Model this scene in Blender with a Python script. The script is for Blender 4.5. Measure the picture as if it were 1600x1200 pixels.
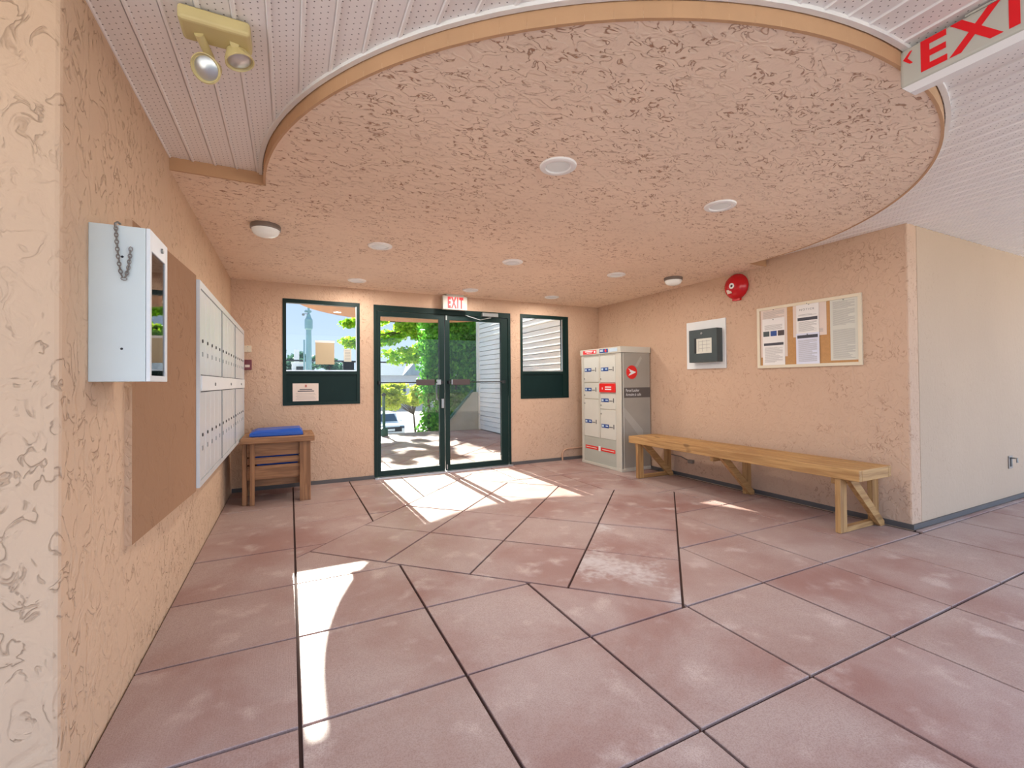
import bpy, bmesh, math, random
import numpy as np
from mathutils import Vector, Matrix
for o in list(bpy.data.objects): bpy.data.objects.remove(o, do_unlink=True)
S = bpy.context.scene
C = S.collection
random.seed(7)

# ---------------------------------------------------------------- camera
F_PX, YAW, PITCH, ROLL, CY, HC = 705.43, .457334, .01279, -.008781, 587.88, 1.16
Fw = Vector((math.sin(YAW)*math.cos(PITCH), math.cos(YAW)*math.cos(PITCH), math.sin(PITCH)))
R0 = Vector((math.cos(YAW), -math.sin(YAW), 0)); U0 = R0.cross(Fw)
cR, sR = math.cos(ROLL), math.sin(ROLL)
Rt = cR*R0 + sR*U0; Up = -sR*R0 + cR*U0
cam = bpy.data.cameras.new('camera'); camo = bpy.data.objects.new('camera', cam); C.objects.link(camo)
cam.sensor_width = 36; cam.lens = F_PX/1600*36; cam.shift_y = -(600-CY)/1600
cam.clip_start = .02; cam.clip_end = 500
m = Matrix.Identity(4)
for i in range(3): m[i][0] = Rt[i]; m[i][1] = Up[i]; m[i][2] = -Fw[i]
m[2][3] = HC
camo.matrix_world = m
S.camera = camo
def P(x, y, ax, v):
    """pixel of the 1600x1200 photograph -> point on the plane coordinate[ax] = v"""
    r = Rt*((x-800)/F_PX) + Up*(-(y-CY)/F_PX) + Fw
    o = (0, 0, HC); t = (v-o[ax])/r[ax]
    return Vector((r[0]*t, r[1]*t, HC+r[2]*t))

# ---------------------------------------------------------------- world, sun, exposure
W = bpy.data.worlds.new('sky'); S.world = W; W.use_nodes = True
nt = W.node_tree; nt.nodes.clear()
wo = nt.nodes.new('ShaderNodeOutputWorld'); wb = nt.nodes.new('ShaderNodeBackground')
tc = nt.nodes.new('ShaderNodeTexCoord'); sx = nt.nodes.new('ShaderNodeSeparateXYZ'); cr = nt.nodes.new('ShaderNodeValToRGB')
nt.links.new(tc.outputs['Generated'], sx.inputs[0]); nt.links.new(sx.outputs['Z'], cr.inputs[0])
cr.color_ramp.elements[0].position = 0.0; cr.color_ramp.elements[0].color = (.66, .78, .95, 1)
cr.color_ramp.elements[1].position = .75; cr.color_ramp.elements[1].color = (.52, .65, .90, 1)
e = cr.color_ramp.elements.new(.22); e.color = (.52, .68, .95, 1)
nt.links.new(cr.outputs[0], wb.inputs[0]); nt.links.new(wb.outputs[0], wo.inputs[0])
wb.inputs[1].default_value = 1.9
sun = bpy.data.lights.new('sun', 'SUN'); suno = bpy.data.objects.new('sun', sun); C.objects.link(suno)
sun.energy = 40.0; sun.angle = math.radians(.55); sun.color = (1, .93, .82)
suno.location = (0, 30, 20)
suno.rotation_euler = Vector((.022, -1, -.508)).to_track_quat('-Z', 'Y').to_euler()
S.view_settings.view_transform = 'Standard'; S.view_settings.look = 'None'
S.view_settings.gamma = 1; S.view_settings.use_curve_mapping = False
S.view_settings.exposure = 0.58
LAMP_W = 7.0       # watts of each ceiling downlight

# ---------------------------------------------------------------- helpers
def lin(c):
    return tuple(((v/255)/12.92 if v/255 <= .04045 else ((v/255+.055)/1.055)**2.4) for v in c)
WL = {}
class MB:
    def __init__(s): s.v = []; s.f = []; s.mi = []; s.cur = 0
    def add(s, vs, fs):
        n = len(s.v); s.v += [tuple(p) for p in vs]
        for f in fs: s.f.append(tuple(i+n for i in f)); s.mi.append(s.cur)
        return s
    def box(s, x0, x1, y0, y1, z0, z1):
        x0, x1 = min(x0, x1), max(x0, x1); y0, y1 = min(y0, y1), max(y0, y1); z0, z1 = min(z0, z1), max(z0, z1)
        return s.add([(x0,y0,z0),(x1,y0,z0),(x1,y1,z0),(x0,y1,z0),(x0,y0,z1),(x1,y0,z1),(x1,y1,z1),(x0,y1,z1)],
                     [(3,2,1,0),(4,5,6,7),(0,1,5,4),(1,2,6,5),(2,3,7,6),(3,0,4,7)])
    def prism(s, poly, z0, z1, inset=0, bev=0):
        """vertical prism over a counter-clockwise polygon [(x,y)]; optional chamfer on the top edge"""
        n = len(poly); vs = [(x,y,z0) for x,y in poly]
        if bev:
            q = inset_poly(poly, inset)
            vs += [(x,y,z1-bev) for x,y in poly] + [(x,y,z1) for x,y in q]
            fs = [tuple(range(n-1,-1,-1)), tuple(range(2*n,3*n))]
            for k in (0, n):
                fs += [(k+i, k+(i+1)%n, k+n+(i+1)%n, k+n+i) for i in range(n)]
        else:
            vs += [(x,y,z1) for x,y in poly]
            fs = [tuple(range(n-1,-1,-1)), tuple(range(n,2*n))] + [(i,(i+1)%n,n+(i+1)%n,n+i) for i in range(n)]
        return s.add(vs, fs)
    def bar(s, a, b, w, h, up=(0,0,1)):
        """a rectangular bar from a to b, w across, h along 'up'"""
        a = Vector(a); b = Vector(b); d = (b-a).normalized(); u = Vector(up)
        sd = d.cross(u).normalized(); u = sd.cross(d).normalized()
        vs = [p+sd*(i*w/2)+u*(j*h/2) for p in (a,b) for i,j in ((-1,-1),(1,-1),(1,1),(-1,1))]
        return s.add(vs, [(0,1,2,3)[::-1],(4,5,6,7)] + [(i,(i+1)%4,4+(i+1)%4,4+i) for i in range(4)])
    def tube(s, pts, r, n=10, close=False):
        pts = [Vector(p) for p in pts]; k = len(pts); ring = []
        rr = r if isinstance(r, (list, tuple)) else [r]*k
        ref = None
        for i, p in enumerate(pts):
            d = ((pts[(i+1)%k] if (close or i < k-1) else p) - (pts[i-1] if (close or i > 0) else p)).normalized()
            if ref is None: ref = Vector((0,0,1)) if abs(d.z) < .9 else Vector((1,0,0))
            a = d.cross(ref).normalized(); b = a.cross(d).normalized(); ref = b
            ring.append([p + (a*math.cos(2*math.pi*j/n) + b*math.sin(2*math.pi*j/n))*rr[i] for j in range(n)])
        vs = [v for q in ring for v in q]; fs = []
        for i in range(k if close else k-1):
            for j in range(n):
                fs.append((i*n+j, ((i+1)%k)*n+j, ((i+1)%k)*n+(j+1)%n, i*n+(j+1)%n))
        if not close: fs += [tuple(range(n)), tuple(range((k-1)*n, k*n))[::-1]]
        return s.add(vs, fs)
    def lathe(s, prof, o, axis=(0,0,1), n=28):
        """revolve profile [(radius, along)] about axis through o"""
        ax = Vector(axis).normalized(); t = Vector((1,0,0)) if abs(ax.x) < .8 else Vector((0,1,0))
        a = ax.cross(t).normalized(); b = ax.cross(a); o = Vector(o); vs = []; fs = []
        for r, h in prof:
            vs += [o + ax*h + (a*math.cos(2*math.pi*j/n) + b*math.sin(2*math.pi*j/n))*max(r, 1e-5) for j in range(n)]
        for i in range(len(prof)-1):
            fs += [(i*n+j, i*n+(j+1)%n, (i+1)*n+(j+1)%n, (i+1)*n+j) for j in range(n)]
        fs += [tuple(range(n))[::-1], tuple(range((len(prof)-1)*n, len(prof)*n))]
        return s.add(vs, fs)
    def quad(s, a, b, c, d): return s.add([a,b,c,d], [(0,1,2,3)])
def inset_poly(poly, d):
    n = len(poly); out = []
    for i in range(n):
        p0 = Vector(poly[i-1]); p1 = Vector(poly[i]); p2 = Vector(poly[(i+1)%n])
        a = (p1-p0).normalized(); b = (p2-p1).normalized()
        na = Vector((-a.y, a.x)); nb = Vector((-b.y, b.x)); k = 1+na.dot(nb)
        out.append(tuple(p1 + (na+nb)*(d/max(k, .35))))
    return out
def put(name, loc=(0,0,0), parent=None, data=None):
    o = bpy.data.objects.new(name, data); C.objects.link(o)
    if parent is not None:
        o.parent = parent; WL[o] = WL[parent]
    else:
        o.location = loc; WL[o] = Vector(loc)
    return o
def obj(name, mb, mat, parent=None, loc=None, bevel=0, smooth=False, seg=2):
    off = WL[parent] if parent is not None else Vector(loc if loc is not None else (0,0,0))
    me = bpy.data.meshes.new(name)
    me.from_pydata([(x-off.x, y-off.y, z-off.z) for x,y,z in mb.v], [], mb.f)
    mats = mat if isinstance(mat, (list, tuple)) else [mat]
    for mm in mats: me.materials.append(mm)
    if len(mats) > 1: me.polygons.foreach_set('material_index', mb.mi)
    bm = bmesh.new(); bm.from_mesh(me)
    bmesh.ops.recalc_face_normals(bm, faces=bm.faces)
    if bevel:
        bmesh.ops.bevel(bm, geom=[e for e in bm.edges if len(e.link_faces) == 2 and e.calc_face_angle(0) > .5], offset=bevel, segments=seg, affect='EDGES', profile=.5)
    bm.to_mesh(me); bm.free()
    if smooth:
        me.polygons.foreach_set('use_smooth', [True]*len(me.polygons))
        try: me.set_sharp_from_angle(angle=math.radians(40))
        except Exception: pass
    me.update()
    return put(name, off, parent, me)
def tag(o, label, cat, group=None):
    o['label'] = label; o['category'] = cat
    if group: o['group'] = group
    return o
def thing(name, loc, label, cat, group=None): return tag(put(name, loc), label, cat, group)
def struct(o, label=None, cat=None):
    o['kind'] = 'structure'
    if label: o['label'] = label
    if cat: o['category'] = cat
    return o
def text_mesh(body, origin, right, up, height, width=None, name='lettering', mat=None, parent=None, extr=.001, gap=1.0, bold=0):
    cu = bpy.data.curves.new('t', 'FONT'); cu.body = body; cu.size = 1; cu.extrude = 0; cu.offset = bold; cu.space_character = gap
    to = bpy.data.objects.new('t', cu); C.objects.link(to); bpy.context.view_layer.update()
    me = bpy.data.meshes.new_from_object(to.evaluated_get(bpy.context.evaluated_depsgraph_get()))
    vs = [v.co.copy() for v in me.vertices]; fs = [tuple(p.vertices) for p in me.polygons]
    bpy.data.objects.remove(to); bpy.data.curves.remove(cu); bpy.data.meshes.remove(me)
    x0 = min(v.x for v in vs); x1 = max(v.x for v in vs); y0 = min(v.y for v in vs); y1 = max(v.y for v in vs)
    r = Vector(right).normalized(); u = Vector(up).normalized(); n = r.cross(u); o = Vector(origin)
    sy = height/(y1-y0); sxx = (width/(x1-x0)) if width else sy
    mb = MB(); mb.add([o + r*((v.x-x0)*sxx) + u*((v.y-y0)*sy) + n*extr for v in vs], fs)
    me = obj(name, mb, mat, parent)
    return me

# ---------------------------------------------------------------- materials
def nodes(name):
    m = bpy.data.materials.new(name); m.use_nodes = True
    n = m.node_tree.nodes; l = m.node_tree.links; b = n['Principled BSDF']
    return m, n, l, b
def MA(n, l, op, a, b=None, c=None, clamp=False):
    k = n.new('ShaderNodeMath'); k.operation = op; k.use_clamp = clamp
    for i, v in enumerate((a, b, c)):
        if v is None: continue
        if isinstance(v, (int, float)): k.inputs[i].default_value = v
        else: l.new(v, k.inputs[i])
    return k.outputs[0]
def MIX(n, l, f, a, b):
    k = n.new('ShaderNodeMix'); k.data_type = 'RGBA'
    for s, v in ((k.inputs[0], f), (k.inputs[6], a), (k.inputs[7], b)):
        if isinstance(v, (int, float)): s.default_value = v
        elif isinstance(v, tuple): s.default_value = (*v[:3], 1)
        else: l.new(v, s)
    return k.outputs[2]
def NOISE(n, l, vec, scale, detail=2, dist=0, rough=.5):
    k = n.new('ShaderNodeTexNoise'); k.inputs['Scale'].default_value = scale; k.inputs['Detail'].default_value = detail
    k.inputs['Distortion'].default_value = dist; k.inputs['Roughness'].default_value = rough
    if vec is not None: l.new(vec, k.inputs['Vector'])
    return k.outputs[0]
def SST(n, l, v, lo, hi):
    k = n.new('ShaderNodeMapRange'); k.interpolation_type = 'SMOOTHSTEP'; l.new(v, k.inputs[0])
    k.inputs[1].default_value = lo; k.inputs[2].default_value = hi; return k.outputs[0]
def VEC(n, l, scale=(1,1,1), rot=(0,0,0), kind='Object'):
    t = n.new('ShaderNodeTexCoord'); mp = n.new('ShaderNodeMapping'); l.new(t.outputs[kind], mp.inputs[0])
    mp.inputs['Scale'].default_value = scale; mp.inputs['Rotation'].default_value = rot; return mp.outputs[0]
def BUMP(n, l, b, h, strength, dist):
    k = n.new('ShaderNodeBump'); k.inputs['Strength'].default_value = strength; k.inputs['Distance'].default_value = dist
    l.new(h, k.inputs['Height']); l.new(k.outputs[0], b.inputs['Normal'])
def plain(name, rgb, rough=.5, metal=0, var=.06, vs=6, bump=0, spec=.5, emit=0):
    m, n, l, b = nodes(name); c = lin(rgb)
    ns = NOISE(n, l, VEC(n, l), vs, 3)
    d = tuple(max(0, v*(1-var*2)) for v in c); g = tuple(min(1, v*(1+var)) for v in c)
    l.new(MIX(n, l, ns, d, g), b.inputs['Base Color'])
    b.inputs['Roughness'].default_value = rough; b.inputs['Metallic'].default_value = metal
    b.inputs['Specular IOR Level'].default_value = spec
    if bump: BUMP(n, l, b, NOISE(n, l, VEC(n, l), vs*12, 3), bump, .004)
    if emit:
        b.inputs['Emission Color'].default_value = (*c, 1); b.inputs['Emission Strength'].default_value = emit
    return m
def stucco(name, base, groove, amount=.6, scale=12., stretch=(1,1,1), bump=.55, cover=(.42,.58)):
    """skip-trowelled stucco: short worm-like trowel furrows coloured darker, for stain and for painted shade"""
    m, n, l, b = nodes(name)
    v = VEC(n, l, stretch)
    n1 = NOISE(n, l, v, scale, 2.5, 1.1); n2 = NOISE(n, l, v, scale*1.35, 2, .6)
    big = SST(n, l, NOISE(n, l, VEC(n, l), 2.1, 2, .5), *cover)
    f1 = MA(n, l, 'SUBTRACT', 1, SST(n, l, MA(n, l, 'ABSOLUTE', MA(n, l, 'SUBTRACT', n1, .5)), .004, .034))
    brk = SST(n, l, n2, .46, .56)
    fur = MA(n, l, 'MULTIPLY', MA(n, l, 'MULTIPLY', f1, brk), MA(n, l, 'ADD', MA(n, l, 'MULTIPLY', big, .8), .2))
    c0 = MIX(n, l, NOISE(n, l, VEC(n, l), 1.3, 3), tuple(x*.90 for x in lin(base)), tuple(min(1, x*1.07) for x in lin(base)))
    c1 = MIX(n, l, MA(n, l, 'MULTIPLY', fur, amount), c0, lin(groove))  # furrow colour carries both the stain and the shade in the creases
    l.new(c1, b.inputs['Base Color']); b.inputs['Roughness'].default_value = .88; b.inputs['Specular IOR Level'].default_value = .25
    fine = NOISE(n, l, VEC(n, l), 60, 3)
    h = MA(n, l, 'SUBTRACT', MA(n, l, 'MULTIPLY', fine, .25), fur)
    h = MA(n, l, 'ADD', h, MA(n, l, 'MULTIPLY', SST(n, l, n1, .4, .6), .5))
    BUMP(n, l, b, h, bump, .012)
    return m
def wood(name, a, bcol, axis=0, rough=.6):
    m, n, l, b = nodes(name)
    sc = [22, 22, 22]; sc[axis] = 1.6
    g = NOISE(n, l, VEC(n, l, tuple(sc)), 1.6, 5, .8); k = SST(n, l, NOISE(n, l, VEC(n, l, tuple(6 if i != axis else 3 for i in range(3))), 1.5, 1), .70, .78)
    oi = n.new('ShaderNodeObjectInfo')
    c = MIX(n, l, SST(n, l, g, .3, .7), lin(a), lin(bcol))
    c = MIX(n, l, MA(n, l, 'MULTIPLY', oi.outputs['Random'], .25), c, tuple(x*.55 for x in lin(a)))
    c = MIX(n, l, MA(n, l, 'MULTIPLY', k, .6), c, lin((92, 60, 30)))
    l.new(c, b.inputs['Base Color']); b.inputs['Roughness'].default_value = rough
    BUMP(n, l, b, g, .25, .003)
    return m
def paver_mat(name, eff):
    m, n, l, b = nodes(name)
    gp = n.new('ShaderNodeNewGeometry'); v = gp.outputs['Position']; oi = n.new('ShaderNodeObjectInfo')
    big = SST(n, l, NOISE(n, l, v, 1.5, 5, .3, .6), .32, .66); mid = NOISE(n, l, v, 5, 4)
    red = MIX(n, l, big, lin((150, 110, 102)), lin((178, 156, 149)))
    red = MIX(n, l, MA(n, l, 'MULTIPLY', oi.outputs['Random'], .55), red, lin((176, 156, 146)))
    red = MIX(n, l, SST(n, l, mid, .55, .75), red, lin((194, 174, 166)))
    sp = NOISE(n, l, v, 220, 2)
    red = MIX(n, l, MA(n, l, 'MULTIPLY', SST(n, l, sp, .35, .75), .45), red, lin((124, 86, 78)))
    e = SST(n, l, MA(n, l, 'ADD', MA(n, l, 'MULTIPLY', NOISE(n, l, v, 1.9, 2, .2), .75), MA(n, l, 'MULTIPLY', NOISE(n, l, v, 26, 3), .25)), .60-eff, .74-eff*.6)
    red = MIX(n, l, MA(n, l, 'MULTIPLY', e, .75), red, lin((206, 198, 194)))
    l.new(red, b.inputs['Base Color']); b.inputs['Roughness'].default_value = .45; b.inputs['Specular IOR Level'].default_value = .45
    br = NOISE(n, l, VEC(n, l, (260, 6, 1)), 1, 2)
    BUMP(n, l, b, MA(n, l, 'ADD', br, MA(n, l, 'MULTIPLY', sp, .5)), .28, .003)
    return m
def glass(name, tint, refl=1.33):
    m, n, l, b = nodes(name); n.remove(b); out = n['Material Output']
    t = n.new('ShaderNodeBsdfTransparent'); t.inputs[0].default_value = (*tint, 1)
    g = n.new('ShaderNodeBsdfGlossy'); g.inputs['Roughness'].default_value = .01
    fr = n.new('ShaderNodeFresnel'); fr.inputs[0].default_value = refl
    mx = n.new('ShaderNodeMixShader'); l.new(fr.outputs[0], mx.inputs[0]); l.new(t.outputs[0], mx.inputs[1]); l.new(g.outputs[0], mx.inputs[2])
    l.new(mx.outputs[0], out.inputs[0]); return m
def leaf_mat(name, a, bcol, trans=.5):
    m, n, l, b = nodes(name); out = n['Material Output']
    g = n.new('ShaderNodeNewGeometry')
    c = MIX(n, l, g.outputs['Random Per Island'], lin(a), lin(bcol))
    l.new(c, b.inputs['Base Color']); b.inputs['Roughness'].default_value = .5; b.inputs['Specular IOR Level'].default_value = .3
    t = n.new('ShaderNodeBsdfTranslucent'); l.new(c, t.inputs[0])
    mx = n.new('ShaderNodeMixShader'); mx.inputs[0].default_value = trans
    l.new(b.outputs[0], mx.inputs[1]); l.new(t.outputs[0], mx.inputs[2]); l.new(mx.outputs[0], out.inputs[0]); return m
def soffit_mat():
    m, n, l, b = nodes('perforated_vinyl')
    t = n.new('ShaderNodeTexCoord'); s = n.new('ShaderNodeSeparateXYZ'); l.new(t.outputs['Object'], s.inputs[0])
    px, py = .021, .026
    ix = MA(n, l, 'DIVIDE', s.outputs[0], px); fx = MA(n, l, 'SUBTRACT', MA(n, l, 'FRACT', ix), .5)
    row = MA(n, l, 'MULTIPLY', MA(n, l, 'MODULO', MA(n, l, 'FLOOR', MA(n, l, 'ADD', ix, 100)), 2), .5)
    fy = MA(n, l, 'SUBTRACT', MA(n, l, 'FRACT', MA(n, l, 'ADD', MA(n, l, 'DIVIDE', s.outputs[1], py), row)), .5)
    d = MA(n, l, 'SQRT', MA(n, l, 'ADD', MA(n, l, 'POWER', MA(n, l, 'MULTIPLY', fx, px), 2), MA(n, l, 'POWER', MA(n, l, 'MULTIPLY', fy, py), 2)))
    hole = MA(n, l, 'MULTIPLY', MA(n, l, 'LESS_THAN', d, .0024), MA(n, l, 'LESS_THAN', MA(n, l, 'ABSOLUTE', s.outputs[0]), .040))
    l.new(MIX(n, l, hole, MIX(n, l, NOISE(n, l, t.outputs['Object'], 2), lin((240, 235, 230)), lin((246, 242, 238))), lin((120, 112, 108))), b.inputs['Base Color'])
    b.inputs['Roughness'].default_value = .42
    return m
def shingle(name, a, bcol):
    m, n, l, b = nodes(name); k = n.new('ShaderNodeTexBrick'); k.inputs['Scale'].default_value = 3
    l.new(VEC(n, l), k.inputs[0]); k.inputs[1].default_value = (*lin(a), 1); k.inputs[2].default_value = (*lin(bcol), 1); k.inputs[3].default_value = (*lin(tuple(x*.8 for x in a)), 1)
    l.new(k.outputs[0], b.inputs['Base Color']); b.inputs['Roughness'].default_value = .8; return m

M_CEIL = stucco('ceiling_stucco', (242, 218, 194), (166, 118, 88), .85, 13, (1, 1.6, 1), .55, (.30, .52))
M_WALL = stucco('wall_stucco', (206, 174, 148), (150, 110, 84), .42, 18, (1, 1, .8), .45)
M_WALLS = stucco('return_wall_stucco', (194, 170, 146), (160, 130, 104), .18, 18, (1, 1, .7), .15, (.5, .66))
M_WALLR = stucco('wall_stucco_coarse', (210, 178, 148), (146, 112, 84), .36, 14, (1, 1, .75), .6, (.36, .54))
M_BOX = stucco('older_brown_stucco', (160, 122, 92), (112, 80, 56), .36, 10, (1, 1, .8), .3, (.5, .66))
M_FASCIA = plain('tan_fascia_paint', (200, 158, 118), .7, var=.06, bump=.2)
M_PAVER = paver_mat('red_broomed_concrete', -.13)
M_PAVERE = paver_mat('red_concrete_with_pale_efflorescence', .10)
M_GROUT = plain('dark_joint_bed', (70, 48, 42), .95)
M_GREEN = plain('dark_green_aluminium', (14, 40, 36), .5, var=.1, spec=.25)
M_GREENP = plain('dark_green_panel', (12, 38, 36), .5, var=.1, spec=.2)
M_GLASS = glass('tinted_door_glass', (.62, .64, .64))
M_CLEAR = glass('clear_case_glass', (.4, .4, .4), 2.0)
M_WHITE = plain('white_enamel', (232, 234, 232), .4, var=.02)
M_CASE = plain('white_painted_steel', (214, 222, 218), .4, var=.03)
M_ALU = plain('brushed_aluminium', (205, 208, 208), .32, .85, var=.05)
M_ALUP = plain('anodised_mailbox_aluminium', (222, 226, 226), .38, .35, var=.03)
M_STEEL = plain('grey_steel', (150, 152, 150), .35, .8)
M_DARK = plain('black_plastic', (26, 26, 27), .45)
M_BROWN = plain('brown_push_pad', (74, 60, 58), .5)
M_BASE = plain('charcoal_base_and_lap_shade', (92, 88, 86), .6)
M_SOFFIT = soffit_mat()
M_RED = plain('red_enamel', (196, 16, 28), .22)
M_SIGN = plain('exit_sign_housing', (196, 194, 180), .5, var=.02)
M_SIGNF = plain('exit_sign_face', (184, 174, 162), .4, var=.02)
M_EXIT = plain('exit_letter_red', (214, 8, 20), .5, emit=.12)
M_LIGHTRING = plain('white_trim_ring', (240, 238, 234), .4, var=.01)
M_LENS = plain('frosted_lens', (196, 194, 190), .4, var=.03, emit=.18)
M_DOME = plain('frosted_glass_dome', (224, 222, 214), .25, var=.02, emit=.1)
M_PEWTER = plain('pewter_lamp_base', (138, 128, 120), .4, .4)
M_BEIGE = plain('cream_plastic', (206, 188, 132), .45)
M_WOODX = wood('weathered_cedar_x', (196, 154, 98), (158, 114, 68), 0)
M_WOODY = wood('weathered_cedar_y', (196, 154, 98), (158, 114, 68), 1)
M_WOODZ = wood('weathered_cedar_z', (196, 154, 98), (156, 112, 68), 2)
M_OLDX = wood('brown_stand_timber_x', (168, 122, 82), (128, 88, 56), 0)
M_OLDZ = wood('brown_stand_timber_z', (168, 122, 82), (128, 88, 56), 2)
M_OLDY = wood('brown_stand_timber_y', (168, 122, 82), (128, 88, 56), 1)
M_BLUE = plain('blue_bin_plastic', (20, 82, 176), .35, var=.03)
M_LOCK = plain('locker_putty_enamel', (200, 196, 182), .42, var=.03)
M_LOCKD = plain('locker_pale_door', (206, 205, 194), .38, var=.02)
M_LOCKS = plain('locker_grey_side_wrap', (158, 153, 142), .35, var=.05)
M_LOCKL = plain('locker_wrap_light_swoosh', (172, 168, 158), .35, var=.03)
M_LOCKB = plain('locker_grey_green_base', (176, 178, 166), .45, var=.03)
M_BAND = plain('charcoal_band', (92, 86, 82), .45)
M_STRED = plain('sticker_red', (222, 36, 34), .4, var=.03)
M_STBLUE = plain('sticker_blue', (28, 70, 140), .4, var=.05)
M_STPALE = plain('sticker_pale_blue', (196, 214, 226), .4, var=.03)
M_PAPER = plain('white_paper', (236, 232, 226), .8, var=.02)
M_PAPERP = plain('pinkish_paper', (226, 208, 194), .8, var=.02)
M_PAPERB = plain('bluish_paper', (222, 224, 236), .8, var=.02)
M_PAPERG = plain('pale_green_paper', (214, 212, 198), .8, var=.03)
M_PAPERT = plain('tan_paper_back', (196, 178, 146), .8, var=.03)
M_INK = plain('grey_print', (160, 156, 150), .8, var=.02)
M_INKD = plain('charcoal_print', (78, 78, 84), .8, var=.05)
M_CORK = plain('cork', (196, 148, 96), .9, var=.1, vs=60)
M_CREAM = plain('cream_frame', (226, 214, 188), .5, var=.03)
M_KEY = plain('dark_green_grey_box', (64, 74, 74), .4)
M_SIDING = plain('white_vinyl_siding', (226, 232, 230), .5, var=.02)
M_TRIMW = plain('white_corner_trim', (228, 230, 222), .5, var=.02)
M_CONC = plain('stained_concrete', (166, 172, 166), .85, var=.12, vs=3, bump=.2)
M_ROAD = plain('pale_sunlit_asphalt', (178, 174, 168), .9, var=.06, vs=1)
M_GRAVEL = plain('pale_gravel_yard', (158, 154, 146), .9, var=.08, vs=2)
M_PIPE = plain('painted_conduit', (190, 150, 122), .6)
M_POST = plain('green_painted_post', (30, 92, 78), .4)
M_BARK = plain('tree_bark', (72, 58, 46), .9, var=.2, vs=14, bump=.4)
M_LEAFT = leaf_mat('maple_leaves', (112, 176, 30), (190, 216, 64), .55)
M_LEAFI = leaf_mat('ivy_leaves', (58, 136, 40), (124, 192, 60), .45)
M_LEAFY = leaf_mat('yellow_green_leaves', (158, 182, 36), (208, 214, 84), .5)
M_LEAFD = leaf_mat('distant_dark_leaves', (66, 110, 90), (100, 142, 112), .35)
M_CARW = plain('white_car_paint', (232, 236, 238), .18, var=.01)
M_CARG = plain('car_window_glass', (60, 84, 104), .08)
M_CARD = plain('car_black_trim', (24, 28, 34), .4)
M_TYRE = plain('tyre_rubber', (24, 24, 24), .8)
M_ROOFB = shingle('blue_grey_shingles', (150, 164, 172), (164, 178, 184))
M_HOUSE = plain('pale_house_render', (222, 224, 226), .7)
M_POLE = plain('pale_blue_steel', (140, 176, 184), .4, .2)
M_ROOF = plain('added_roof', (150, 140, 128), .9)

# ---------------------------------------------------------------- the shell
XL, XR, YB, ZC, ZS = -.568, 4.29, 5.68, 2.30, 2.365
YL, YR = 1.665, 1.77           # where the side walls end and turn outwards
WT = .15
# floor bed, then every paver
struct(obj('floor', MB().box(-4.2, 9, -1.6, YB+.16, -.2, -.013), M_GROUT), 'red broomed concrete pavers with a diamond field in the lobby', 'floor')
floor = bpy.data.objects['floor']
G = 1.16
GX = [-.568-.6*k for k in range(6, 0, -1)] + [-.568] + [v*G for v in (.025, .541, 1.058, 1.579, 2.099, 2.606, 3.119, 3.66)]
GX += [GX[-1]+.606*k for k in range(1, 8)]
GY = [1.086-.615*k for k in range(4, 0, -1)] + [v*G for v in (.937, 1.470, 1.992, 2.52, 3.07, 3.603, 4.13, 4.66)] + [YB]
def clip(poly, a, b, c, keep=1):
    """part of a polygon where keep*(a*x+b*y-c) >= 0"""
    out = []
    for i in range(len(poly)):
        p, q = poly[i], poly[(i+1) % len(poly)]
        dp = keep*(a*p[0]+b*p[1]-c); dq = keep*(a*q[0]+b*q[1]-c)
        if dp >= 0: out.append(p)
        if (dp > 0 > dq) or (dp < 0 < dq):
            t = dp/(dp-dq); out.append((p[0]+(q[0]-p[0])*t, p[1]+(q[1]-p[1])*t))
    return out
def area(p): return abs(sum(p[i-1][0]*p[i][1]-p[i][0]*p[i-1][1] for i in range(len(p))))/2 if len(p) > 2 else 0
def clean(p):
    q = []
    for v in p:
        if not q or math.dist(v, q[-1]) > .004: q.append(v)
    if len(q) > 1 and math.dist(q[0], q[-1]) < .004: q.pop()
    return q
rp = random.Random(3)
def paver(poly, parent, mat):
    poly = clean(poly)
    if len(poly) < 3 or area(poly) < .003: return
    sg = sum(poly[i-1][0]*poly[i][1]-poly[i][0]*poly[i-1][1] for i in range(len(poly)))
    if sg < 0: poly = poly[::-1]
    q = inset_poly(poly, .0062 if parent is floor else .009)
    cx = sum(p[0] for p in q)/len(q); cy = sum(p[1] for p in q)/len(q)
    mb = MB().prism([(x-cx, y-cy) for x, y in q], -.04, 0, .002, .002)
    o = obj('paver', mb, mat, parent)
    o.location = Vector((cx, cy, rp.uniform(-.0025, .0005))) - WL[parent]
    o.rotation_euler = (rp.uniform(-.002, .002), rp.uniform(-.002, .002), rp.choice((0, 0, math.pi/2))*0)
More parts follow.
